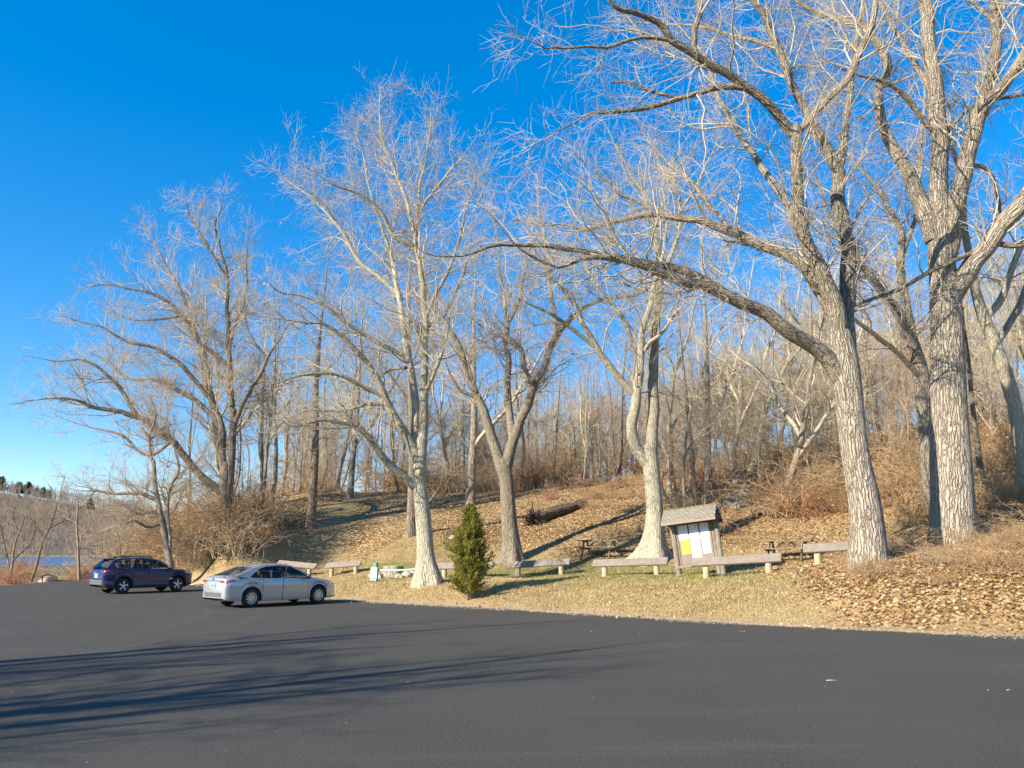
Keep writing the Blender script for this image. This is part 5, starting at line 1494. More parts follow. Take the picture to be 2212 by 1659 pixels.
for k, (px, d, L, a, lab) in enumerate([
        (1925, 21.6, 1.2, 2.0, "pale forked branch sticking up right of the leaning thick tree"),
        (2110, 20.8, 1.5, 2.6, "long pale branch lying over the bramble below the massive tree"),
        (2150, 19.4, 1.1, 1.0, "pale forked branch near the right picture edge"),
        (1965, 19.6, 1.0, 0.4, "thin grey branch on the leaf bank below the leaning thick tree"),
        (2190, 18.7, 0.8, 2.4, "short grey branch on the leaves at the right picture edge"),
        (440, 41.3, 1.8, 1.2, "pale dead branch poking out of the thicket ahead of the blue car"),
        (470, 42.0, 2.2, 2.4, "long pale dead branch arching out of the thicket")]):
    stick(px, d, L, a, lab, 0.022 if px > 1000 else 0.045, 300 + k, 0.3)

# small dead sticks strewn over bank and lawn
rngS = np.random.default_rng(61)
m = 3200
d_ = rngS.uniform(18.5, 44, m); pxs = rngS.uniform(560, 2240, m); xx = (pxs - 1106) / FPX * d_
okk = lot_dist(xx, d_) > 0.15
xx, d_ = xx[okk], d_[okk]; m = len(xx)
Ls = rngS.uniform(0.08, 0.45, m); aa = rngS.uniform(0, 6.28, m)
SPt = np.zeros((m, 4, 3))
for k in range(4):
    t = k / 3 - 0.5
    SPt[:, k, 0] = xx + np.cos(aa) * Ls * t + rngS.normal(size=m) * 0.012; SPt[:, k, 1] = d_ + np.sin(aa) * Ls * t + rngS.normal(size=m) * 0.012
    SPt[:, k, 2] = ground(SPt[:, k, 0], SPt[:, k, 1]) + 0.02 + rngS.uniform(0, 0.03, m)
V, F = tubes(SPt, rngS.uniform(0.003, 0.009, m)[:, None] * np.array([1, .9, .8, .5])[None], 3)
so = mobj("dead_sticks", np_mesh("dead_sticks", V, F, CANE_GREY, True)); tag(so, "small dead sticks strewn over bank and lawn", "sticks", kind="stuff")

# ---------------------------------------------------------------- bits lying on the asphalt
rngG = np.random.default_rng(33)
def litter_leaf(px, py, s, lab, mat, name="fallen_leaf", cat="leaf"):
    p = PG(px, py)
    k = 10; th = np.arange(k) * 2 * np.pi / k; rr = np.where(np.arange(k) % 2 == 0, 1.0, 0.55)
    V = np.stack([s * rr * np.cos(th), s * rr * np.sin(th) * .8, s * (0.3 * np.cos(th) ** 2 + 0.05)], 1)
    V = np.vstack([V, [[0, 0, 0.004]]])
    me = np_mesh(name, V, np.array([[i, (i + 1) % k, k] for i in range(k)]), mat, False, {"tint": ('FLOAT', np.full(len(V), 0.5))})
    o = mobj(name, me); o.location = (p[0], p[1], 0.004); o.rotation_euler = (0, 0, rngG.uniform(0, 6)); tag(o, lab, cat)
litter_leaf(1604, 1366, 0.09, "orange brown leaf on the asphalt close to its sandy edge", LEAF_ORANGE)
litter_leaf(1275, 1365, 0.06, "small tan leaf on the asphalt below the middle benches", LEAF)
CHIP = simple("white_chip", (0.42, 0.40, 0.37), 0.7, noise=0.2)
def twiglet(px, py, L, ang, lab, mat=CHIP, r=0.007):
    p = PG(px, py)
    o = MB().tube([(-L / 2, 0, r), (0, 0.012, r * 1.2), (L / 2, 0, r)], [r * .7, r, r * .5], 6).build("twig", mat, None, True)
    o.location = (p[0], p[1], 0.001); o.rotation_euler = (0, 0, ang); tag(o, lab, "twig")
twiglet(1797, 1471, 0.16, -0.1, "pale twig lying on the asphalt at lower right")
twiglet(2136, 1492, 0.06, 0.9, "short white twig on the asphalt near the right picture edge")
twiglet(2180, 1492, 0.07, 0.1, "white wood chip on the asphalt, rightmost of the pale bits")
twiglet(883, 1475, 0.07, 0.2, "small white chip on the asphalt below the middle tree shadows")
# loose grit
m = 1500
gx_ = rngG.uniform(-22, 13, m); gy_ = 3 + 30 * rngG.uniform(0, 1, m) ** 1.3
ok = lot_dist(gx_, gy_) < -0.2
gx_, gy_ = gx_[ok], gy_[ok]; m = len(gx_)
T = np.array([[1, 0, 0], [-.5, .87, 0], [-.5, -.87, 0], [0, 0, 1.0]]); tri = np.array([[0, 1, 3], [1, 2, 3], [2, 0, 3]])
s_ = np.exp(rngG.normal(-5.5, 0.4, m)); a_ = rngG.uniform(0, 6.28, m)
c_, n_ = np.cos(a_)[:, None], np.sin(a_)[:, None]
V = np.stack([gx_[:, None] + s_[:, None] * (T[:, 0] * c_ - T[:, 1] * n_), gy_[:, None] + s_[:, None] * (T[:, 0] * n_ + T[:, 1] * c_), 0.001 + s_[:, None] * T[:, 2] * 0.8], -1).reshape(-1, 3)
gr = mobj("grit", np_mesh("grit", V, ((np.arange(m) * 4)[:, None, None] + tri[None]).reshape(-1, 3), CHIP, False))
tag(gr, "loose pale grit scattered on the asphalt", "grit", kind="stuff")

# sand and gravel crumbling over the lot's edge
m = 9000
ei = rngG.integers(0, 10, m); tt = rngG.uniform(0, 1, m)
EA = np.array(edge)
pp = EA[ei] * (1 - tt)[:, None] + EA[ei + 1] * tt[:, None]
nn = np.array([math.cos(EDGE_DIR + math.pi / 2), math.sin(EDGE_DIR + math.pi / 2)])
spread = np.abs(rngG.normal(size=m)) * (0.12 + 0.5 * fbm(pp[:, 0] * 0.9, pp[:, 1] * 0.9, 71) ** 2)
sgn = np.where(rngG.uniform(0, 1, m) < 0.6, -1, 1)
pp = pp + nn[None] * (sgn * spread)[:, None] + rngG.normal(size=(m, 2)) * 0.03
zz_ = np.maximum(ground(pp[:, 0], pp[:, 1]), 0.0)
s_ = np.exp(rngG.normal(-4.5, 0.5, m)); a_ = rngG.uniform(0, 6.28, m); c_, n_ = np.cos(a_)[:, None], np.sin(a_)[:, None]
V = np.stack([pp[:, 0:1] + s_[:, None] * (T[:, 0] * c_ - T[:, 1] * n_), pp[:, 1:2] + s_[:, None] * (T[:, 0] * n_ + T[:, 1] * c_), zz_[:, None] + 0.001 + s_[:, None] * T[:, 2] * 0.6], -1).reshape(-1, 3)
gr = mobj("edge_gravel", np_mesh("edge_gravel", V, ((np.arange(m) * 4)[:, None, None] + tri[None]).reshape(-1, 3), simple("sandy_gravel", (0.46, 0.36, 0.23), 0.9, noise=0.4, scale=3), False))
tag(gr, "sandy gravel spilling over the asphalt edge", "gravel", kind="stuff")

# ---------------------------------------------------------------- far shore woods and pines
def far_woods():
    rng = np.random.default_rng(14)
    n = 3100
    Yd = 385 + 415 * rng.uniform(0, 1, n) ** 0.75; u = rng.uniform(-1.0, -0.28, n); X = u * Yd
    z = ground(X, Yd)
    H = rng.uniform(9, 15, n)
    P = np.zeros((n, 4, 3)); P[:, :, 0] = X[:, None]; P[:, :, 1] = Yd[:, None]
    P[:, :, 2] = z[:, None] - 0.5 + H[:, None] * np.array([0, .35, .7, 1.0])[None]
    P[:, 1:, :2] += rng.normal(size=(n, 3, 2)) * 0.5
    R = np.array([0.24, 0.17, 0.11, 0.05])[None] * np.ones((n, 1))
    P = P[:, [0, 2, 3]]; R = R[:, [0, 2, 3]]
    A, RA = spawn(P, R, rng, 1.7, 0.25, (25, 60), (26, 44), (0.6, 0.9), 2, 0.12, 0.15, 0.075, 4.6)
    V, F, _ = merge([tubes(P, R, 3), tubes(A, RA, 3)])
    o = mobj("far_woods", np_mesh("far_woods", V, F, simple("far_twigs", (0.25, 0.205, 0.175), 0.95, noise=0.35, scale=0.02), True))
    tag(o, "grey brown leafless woods covering the far shore and hill", "woods", kind="stuff")
    # reeds on the far and near banks
    n = 9000
    Yd = rng.uniform(362, 400, n); X = rng.uniform(-0.75, -0.3, n) * Yd
    z = np.maximum(ground(X, Yd), WATER_Z - 0.2)
    h = rng.uniform(0.3, 0.9, n); a = rng.uniform(0, 6.28, n)
    p = np.stack([X, Yd, z - .1], 1); sd = np.stack([np.cos(a), np.sin(a), 0 * a], 1) * 0.35
    V = np.stack([p - sd, p + sd, p + np.stack([rng.normal(size=n) * .3, rng.normal(size=n) * .3, h], 1)], 1).reshape(-1, 3)
    o = mobj("reeds", np_mesh("reeds", V, np.arange(3 * n).reshape(-1, 3), GRASS, False, {"tint": ('FLOAT', np.repeat(rng.uniform(0.42, 0.6, n), 3))}))
    tag(o, "tan reeds fringing the lake banks", "reeds", kind="stuff")
far_woods()
def pine(px, d, H, lab, seed, r=0.5, group=None, z=None):
    rng = np.random.default_rng(seed)
    x, y = at(px, d); zg_ = gz(x, y)
    root = empty("pine_tree", (x, y, zg_)); tag(root, lab, "tree", group)
    P = np.array([[0, 0, -1], [0, 0, H * .5], [rng.normal() * .3, 0, H * .97]])
    V, F, B = tubes(P[None], np.array([[0.3, 0.2, 0.04]]), 7, True)
    mobj("trunk", np_mesh("trunk", V, F, BARK_DARK, True, {"bark": ('FLOAT_VECTOR', B)}), root)
    n = 90; h = rng.uniform(0.3, 0.98, n); a = rng.uniform(0, 6.28, n)
    L = H * 0.42 * (1.05 - h) ** 0.6 * rng.uniform(.6, 1.2, n)
    m = 3200; bi = rng.integers(0, n, m); t = rng.uniform(0.15, 1, m)
    pos = np.stack([np.cos(a[bi]) * L[bi] * t, np.sin(a[bi]) * L[bi] * t, h[bi] * H + 0.12 * L[bi] * t + rng.normal(size=m) * H * .012], 1) + rng.normal(size=(m, 3)) * H * 0.012
    V, F, tn = leaves_at(pos, rng, H * 0.06, -0.3)
    mobj("crown", np_mesh("crown", V, F, PINE, False, {"tint": ('FLOAT', tn)}), root)
for k, (px, d, H, lab) in enumerate([(8, 690, 17, "dark pine at the left end of the far ridge"), (48, 700, 14, "broad dark pine second from the left on the far ridge"), (68, 705, 15, "dark pine third from the left on the far ridge"),
        (86, 700, 11, "small dark pine right of the ridge's middle pair"), (100, 690, 12, "dark pine fourth along the far ridge"), (112, 690, 10, "small pine near the right end of the far ridge pines"), (205, 640, 12, "lone dark pine low on the right part of the far ridge")]):
    pine(px, d, H, lab, 400 + k)
pine(1592, 92, 13, "green pine half hidden in the woods above the rubble strip", 420)
pine(1820, 95, 12, "faint green pine behind the leaning thick tree", 421)
# ---------------------------------------------------------------- cars
def paint(name, col, rough=0.32, metal=0.6):
    m, nt, b = nmat(name)
    b.inputs["Base Color"].default_value = (*col, 1); b.inputs["Metallic"].default_value = metal
    b.inputs["Roughness"].default_value = rough; b.inputs["Coat Weight"].default_value = 0.6; b.inputs["Coat Roughness"].default_value = 0.04
    return m
def car_glass():
    m, nt, b = nmat("car_glass")
    tr = N(nt, "ShaderNodeBsdfTransparent"); tr.inputs[0].default_value = (0.72, 0.76, 0.75, 1)
    gl = N(nt, "ShaderNodeBsdfGlossy"); gl.inputs["Roughness"].default_value = 0.02
    fr = N(nt, "ShaderNodeFresnel"); fr.inputs[0].default_value = 1.5
    ms = N(nt, "ShaderNodeMixShader")
    nt.links.new(fr.outputs[0], ms.inputs[0]); nt.links.new(tr.outputs[0], ms.inputs[1]); nt.links.new(gl.outputs[0], ms.inputs[2])
    nt.links.new(ms.outputs[0], nt.nodes["Material Output"].inputs["Surface"])
    return m
GLASS = car_glass()
RUBBER = simple("rubber", (0.02, 0.02, 0.02), 0.8)
PLASTIC = simple("black_plastic", (0.025, 0.025, 0.027), 0.55)
TRIMGREY = simple("grey_plastic", (0.10, 0.11, 0.12), 0.5)
ALLOY = simple("alloy", (0.62, 0.63, 0.65), 0.3, 0.7)
CHROME = simple("chrome", (0.75, 0.75, 0.77), 0.12, 1.0)
TAIL = simple("tail_lens", (0.50, 0.012, 0.012), 0.12, coat=1.0)
HEADL = simple("head_lens", (0.55, 0.56, 0.58), 0.08, 0.4, coat=1.0)
SEAT = simple("seat_cloth", (0.05, 0.05, 0.055), 0.8)
PLATE = simple("plate_blue", (0.25, 0.52, 0.72), 0.4)
PLATEW = simple("plate_white", (0.75, 0.78, 0.8), 0.4)
INKB = simple("plate_ink", (0.03, 0.06, 0.2), 0.5)

def interp(tab, x):
    a = np.array(tab); a = a[np.argsort(a[:, 0])]
    return np.interp(x, a[:, 0], a[:, 1])

def make_car(S, loc, heading, name, label):
    root = empty(name, (loc[0], loc[1], 0.002), heading)
    root.scale = (S['scale'], S['scale'], S['scale'] * S.get('tall', 1.0))
    tag(root, label, "car")
    xw = S['axles']; Ra = S['arch']; rw = S['wheel']
    xs = set(np.round(np.linspace(S['x0'], S['x1'], 75), 4))
    for a in xw:
        for t in np.linspace(-1, 1, 25): xs.add(round(a + Ra * math.sin(t * math.pi / 2), 4))
    for dname, (a, b) in S['doors'].items():
        for q in (a - 0.012, a, b, b + 0.012): xs.add(round(q, 4))
    xs |= {round(S['x0'] + q, 4) for q in (0.01, 0.025, 0.05, 0.09, 0.14)} | {round(S['x1'] - q, 4) for q in (0.01, 0.03, 0.06, 0.1, 0.16)}
    xs = np.array(sorted(xs))
    w = interp(S['w'], xs); zs = interp(S['zs'], xs); zb = interp(S['zb'], xs); zt = interp(S['zt'], xs)
    for a in xw:
        d = np.abs(xs - a); k = d < Ra
        zs[k] = np.maximum(zs[k], rw + np.sqrt(np.maximum(Ra ** 2 - d[k] ** 2, 0)) * 0.98)
    h = zb - zs
    crease = S.get('crease', 0.0)
    sec = [(w * 0.80, zs), (w * 0.962, zs), (w * 0.992, zs + 0.16 * h), (w * (0.985 - crease), zs + 0.40 * h), (w * 1.0, zs + 0.66 * h), (w * 0.985, zs + 0.86 * h), (w * 0.955, zb),
           (w * 0.90, zb + 0.42 * (zt - zb)), (w * 0.6, zb + 0.87 * (zt - zb)), (w * 0.0, zt)]
    ns = len(sec)
    def srf(x, t, side, off=0.0):
        """point on the loft at station x, section coordinate t"""
        i = int(min(math.floor(t), ns - 2)); f = t - i
        def smp(q): return float(np.interp(x, xs, q))
        y = smp(sec[i][0]) * (1 - f) + smp(sec[i + 1][0]) * f; z = smp(sec[i][1]) * (1 - f) + smp(sec[i + 1][1]) * f
        return (x, side * (y + off), z)
    full = []
    for j, x in enumerate(xs):
        left = [(x, sec[i][0][j], sec[i][1][j]) for i in range(ns)]
        right = [(x, -sec[i][0][j], sec[i][1][j]) for i in range(ns - 2, -1, -1)]
        full.append(left + right)
    m = len(full[0])
    V = [p for r in full for p in r]
    groups = {'body': [], 'seam': [], 'clad': [], 'deck': []}
    for d in S['doors']: groups[d + '_l'] = []; groups[d + '_r'] = []
    for j in range(len(xs) - 1):
        xc = (xs[j] + xs[j + 1]) / 2
        for i in range(m - 1):
            q = (j * m + i, j * m + i + 1, (j + 1) * m + i + 1, (j + 1) * m + i)
            row = i if i < ns - 1 else (m - 2 - i)
            side = '_l' if i < ns - 1 else '_r'
            g = 'body'
            if 1 <= row <= 5:
                for d, (a, b) in S['doors'].items():
                    if a < xc < b: g = d + side
                    elif a - 0.0125 < xc < a or b < xc < b + 0.0125: g = 'seam'
            if row == 0: g = 'seam'
            if S.get('clad') and row == 1 : g = 'clad'
            if row >= 6 and S['cabin'][0] < xc < S['cabin'][1]: g = 'deck'
            groups[g].append(q)
    # end caps
    groups['body'].append(tuple(range(m))); groups['body'].append(tuple((len(xs) - 1) * m + k for k in range(m))[::-1])
    def grp(fs, nm, mat, parent, smooth=True):
        idx = sorted({i for f in fs for i in f}); mp = {k: n for n, k in enumerate(idx)}
        me = bpy.data.meshes.new(nm); me.from_pydata([V[k] for k in idx], [], [tuple(mp[k] for k in f) for f in fs])
        me.materials.append(mat)
        bm = bmesh.new(); bm.from_mesh(me); bmesh.ops.recalc_face_normals(bm, faces=bm.faces); bm.to_mesh(me); bm.free()
        if smooth:
            me.polygons.foreach_set("use_smooth", [True] * len(me.polygons))
            me.set_sharp_from_angle(angle=math.radians(38))
        return mobj(nm, me, parent)
    grp(groups['body'], "body", S['paint'], root)
    grp(groups['seam'], "shut_lines", PLASTIC, root)
    if groups['clad']: grp(groups['clad'], "sill_cladding", PLASTIC, root)
    if groups['deck']: grp(groups['deck'], "interior_floor", SEAT, root)
    doors = {}
    for d in S['doors']:
        for s in ('_l', '_r'):
            doors[d + s] = grp(groups[d + s], "door", S['paint'], root)
    # door handles
    for d, (a, b) in S['doors'].items():
        for s, sg_ in (('_l', 1), ('_r', -1)):
            hx = a + 0.14
            p = srf(hx, 5.0, sg_, 0.012)
            MB().box(p, (0.20, 0.028, 0.034), None, 0.008).build("handle", S['handle'], doors[d + s])
    # underbody
    MB().box((0, 0, 0.30), (S['x1'] - S['x0'] - 0.55, S['wmax'] * 1.42, 0.16)).build("underbody", PLASTIC, root)
    # wheels
    for a in xw:
        for sg_ in (-1, 1):
            wh = empty("wheel", (0, 0, 0)); wh.parent = root
            wh.location = (a, sg_ * (S['wmax'] - 0.125), rw)
            tw = 0.105
            MB().lathe([(rw * .64, -tw), (rw * .80, -tw * 1.05), (rw * .95, -tw * .9), (rw, -tw * .55), (rw, tw * .55), (rw * .95, tw * .9), (rw * .80, tw * 1.05), (rw * .64, tw)], 36).build("tyre", RUBBER, wh, True)
            rim = MB()
            f = sg_
            rim.lathe([(rw * .66, -tw * .9), (rw * .66, f * tw * .9), (rw * .60, f * tw * .92), (rw * .585, f * tw * .6), (rw * .585, -f * tw * .2)], 36)
            rim.build("rim", S['rimring'], wh, True)
            MB().lathe([(0.0, f * tw * .12), (rw * .59, f * tw * .12)], 24).build("brake_disc", PLASTIC, wh)
            sp = MB()
            for k in range(S['spokes']):
                th = 2 * math.pi * k / S['spokes'] + 0.2
                r0_, r1_ = rw * .10, rw * .61; w0, w1 = S['spw']
                c, s2 = math.cos(th), math.sin(th)
                def P_(r, o, y): return (r * c - o * s2, y, r * s2 + o * c)
                y0, y1 = f * tw * .62, f * tw * .84
                vs = [P_(r0_, -w0, y0), P_(r0_, w0, y0), P_(r1_, w1, y1 * .92), P_(r1_, -w1, y1 * .92), P_(r0_, -w0, y1), P_(r0_, w0, y1), P_(r1_, w1, y1), P_(r1_, -w1, y1)]
                sp.add(vs, [(0, 1, 2, 3), (4, 7, 6, 5), (0, 4, 5, 1), (1, 5, 6, 2), (2, 6, 7, 3), (3, 7, 4, 0)])
            sp.lathe([(0.0, f * tw * .86), (rw * .13, f * tw * .86), (rw * .15, f * tw * .6)], 14)
            sp.build("spokes", ALLOY, wh)
    # arch trim
    if S.get('clad'):
        for a in xw:
            for sg_ in (-1, 1):
                vs = []; fs = []
                n = 20
                for k in range(n + 1):
                    th = math.radians(-12) + math.radians(204) * k / n
                    for r, o in ((Ra * 0.97, 0.004), (Ra * 0.99, 0.02), (Ra * 1.17, 0.015), (Ra * 1.19, -0.01)):
                        x = a + r * math.cos(th); z = rw + r * math.sin(th)
                        y = S['wmax'] * 0.975 + o
                        vs.append((x, sg_ * y, max(z, 0.22)))
                for k in range(n):
                    for j in range(3):
                        fs.append((k * 4 + j, k * 4 + j + 1, (k + 1) * 4 + j + 1, (k + 1) * 4 + j))
                MB().add(vs, fs).build("arch_trim", PLASTIC, root, True)
    # greenhouse
    gy0, gy1, gz0, gz1 = S['gy']
    def gy_(z): return gy0 + (gy1 - gy0) * np.clip((z - gz0) / (gz1 - gz0), 0, 1) ** 1.25
    def even(poly, n):
        P = np.array(poly + [poly[0]], float); L = np.concatenate([[0], np.cumsum(np.hypot(*np.diff(P, axis=0).T))])
        q = np.linspace(0, L[-1], n, endpoint=False)
        return [(float(np.interp(t, L, P[:, 0])), float(np.interp(t, L, P[:, 1]))) for t in q]
    for sg_ in (-1, 1):
        out = S['outline']; dlo = S['dlo']
        # ring between outline and window opening: same count of points
        def seg(poly, cnt):
            res = []
            for k in range(len(poly)):
                a = poly[k]; b = poly[(k + 1) % len(poly)]
                for t in range(cnt): res.append((a[0] + (b[0] - a[0]) * t / cnt, a[1] + (b[1] - a[1]) * t / cnt))
            return res
        o_ = seg(out, 4); i_ = seg(dlo, 4)
        n = len(o_)
        vs = [(x, sg_ * gy_(z), z) for x, z in o_] + [(x, sg_ * (gy_(z) + 0.002), z) for x, z in i_]
        fs = [(k, (k + 1) % n, n + (k + 1) % n, n + k) for k in range(n)]
        MB().add(vs, fs).build("pillars", S['pillar'], root, True)
        for wpoly in S['windows']:
            c = seg(wpoly, 3)
            cx = sum(p[0] for p in c) / len(c); cz = sum(p[1] for p in c) / len(c)
            vs = [(cx, sg_ * (gy_(cz) - 0.004), cz)] + [(x, sg_ * (gy_(z) - 0.004), z) for x, z in c]
            MB().add(vs, [(0, k + 1, (k + 1) % len(c) + 1) for k in range(len(c))]).build("side_window", GLASS, root, True)
        for a, b, c, d in S['bars']:
            vs = []
            for x, z in (a, b, c, d): vs.append((x, sg_ * (gy_(z) + 0.001), z))
            MB().add(vs, [(0, 1, 2, 3)]).build("window_pillar", S.get('barmat', PLASTIC), root)
        if S.get('chromeline'):
            pts = [(x, sg_ * (gy_(z) + 0.008), z) for x, z in S['chromeline']]
            MB().tube(pts, 0.007, 5).build("window_trim", CHROME, root, True)
        # mirror
        mx, mz = S['mirror']
        my = sg_ * (gy0 + 0.13)
        mb = MB(); mb.lathe([(0.0, -0.075), (0.055, -0.065), (0.075, 0), (0.06, 0.06), (0.0, 0.075)], 12, 'Y', Matrix.Translation((mx, my, mz)) @ Matrix.Diagonal((0.75, 1.35, 0.95, 1)))
        mb.tube([(mx, my, mz - .03), (mx + 0.02, sg_ * (gy0 - 0.01), mz - 0.06)], 0.02, 6)
        mb.build("mirror", S['mirmat'], root, True)
    def sheet(line, nm, mat, crown, inset=1.0, ny=12):
        rows = []
        for x, z in line:
            ye = gy_(z) * inset
            rows.append([(x + S.get('bow', 0) * (1 - (t ** 2)) * 0, ye * t, z + crown * (1 - t * t)) for t in np.linspace(-1, 1, ny)])
        vs = [p for r in rows for p in r]
        fs = [(r * ny + k, r * ny + k + 1, (r + 1) * ny + k + 1, (r + 1) * ny + k) for r in range(len(rows) - 1) for k in range(ny - 1)]
        return MB().add(vs, fs).build(nm, mat, root, True)
    def dens_(line, k=5):
        out = []
        for a, b in zip(line[:-1], line[1:]):
            for t in range(k): out.append((a[0] + (b[0] - a[0]) * t / k, a[1] + (b[1] - a[1]) * t / k))
        return out + [line[-1]]
    sheet(dens_(S['roofline']), "roof", S['roofpaint'], 0.035)
    sheet(dens_(S['wind']), "windshield", GLASS, 0.03, 0.97)
    sheet(dens_(S['back']), "rear_window", GLASS, 0.03, 0.90)
    sheet(dens_(S['back'], 2), "rear_window_surround", S['pillar'], 0.0, 1.0) if False else None
    for sg_ in (-1, 1):     # strips left and right of the rear window
        vs = []; ln = dens_(S['back'])
        for x, z in ln:
            ye = gy_(z); vs += [(x, sg_ * ye, z), (x, sg_ * ye * 0.88, z + 0.008)]
        MB().add(vs, [(2 * k, 2 * k + 1, 2 * k + 3, 2 * k + 2) for k in range(len(ln) - 1)]).build("rear_pillar", S['paint'], root, True)
    # seats
    for sx_, sz_ in S['seats']:
        for sy_ in (-0.36, 0.36):
            st = MB(); st.box((sx_ - 0.06, sy_, sz_ - 0.12), (0.14, 0.46, 0.62), Matrix.Translation((sx_, sy_, sz_)) @ Matrix.Rotation(math.radians(-12), 4, 'Y') @ Matrix.Translation((-sx_, -sy_, -sz_)), 0.04)
            st.box((sx_ - 0.14, sy_, sz_ + 0.28), (0.10, 0.26, 0.17), None, 0.035)
            st.build("seat", SEAT, root)
    st = MB(); st.lathe([(0.165, -0.012), (0.18, 0), (0.165, 0.012), (0.15, 0), (0.165, -0.012)], 18, 'Y', Matrix.Translation((S['seats'][0][0] + 0.45, 0.36, S['belt'] + 0.06)) @ Matrix.Rotation(math.radians(90), 4, 'Z') @ Matrix.Rotation(math.radians(25), 4, 'X')); st.build("steering_wheel", PLASTIC, root, True)
    # lamps wrapped on the body surface
    def patch(x0, x1, t0, t1, sg_, nm, mat, off=0.006, taper=0.0, nx=8, nt=4):
        vs = []
        for a in range(nx + 1):
            x = x0 + (x1 - x0) * a / nx
            for b in range(nt + 1):
                k = 1 - taper * (a / nx)
                t = (t0 + t1) / 2 + (b / nt - 0.5) * (t1 - t0) * k
                p = srf(x, t, sg_, off); vs.append(p)
        fs = [(a * (nt + 1) + b, a * (nt + 1) + b + 1, (a + 1) * (nt + 1) + b + 1, (a + 1) * (nt + 1) + b) for a in range(nx) for b in range(nt)]
        return MB().add(vs, fs).build(nm, mat, root, True)
    for sg_ in (-1, 1):
        tl = S['tail']; patch(tl[0], tl[1], tl[2], tl[3], sg_, "taillight", TAIL, 0.007, 0.75)
        hl = S['head']; patch(hl[0], hl[1], hl[2], hl[3], sg_, "headlight", HEADL, 0.007, -0.6 if False else 0.0)
    # rear: lamp inner parts, plate, bumper strip, emblem
    xr = S['x0']
    for sg_ in (-1, 1):
        MB().box((xr - 0.004, sg_ * S['tin'][0], S['tin'][1]), (0.02, S['tin'][2], S['tin'][3]), None, 0.006).build("taillight", TAIL, root)
    pl = MB().box((xr - 0.012, 0, S['plate_z']), (0.012, 0.31, 0.16), None, 0.003).build("number_plate", S['platemat'], root)
    ch = MB()
    for k in range(6): ch.box((xr - 0.020, -0.11 + k * 0.044, S['plate_z']), (0.003, 0.022, 0.055))
    ch.build("plate_characters", INKB, pl)
    em = MB()
    def ring(cy, cz, ry, rz_, r=0.006):
        n = 18
        pts = [(xr - 0.014, cy + ry * math.cos(t), cz + rz_ * math.sin(t)) for t in np.linspace(0, 2 * math.pi, n)]
        em.tube(pts, r, 5, False)
    ez = S['emblem_z']
    ring(0, ez, 0.065, 0.044); ring(0, ez + 0.018, 0.045, 0.020, 0.005); ring(0, ez + 0.002, 0.020, 0.040, 0.005)
    em.build("emblem", CHROME, root, True)
    for nm, c, s_, mat in S['boxes']:
        MB().box(c, s_, None, min(s_) * 0.25).build(nm, mat, root)
    return root

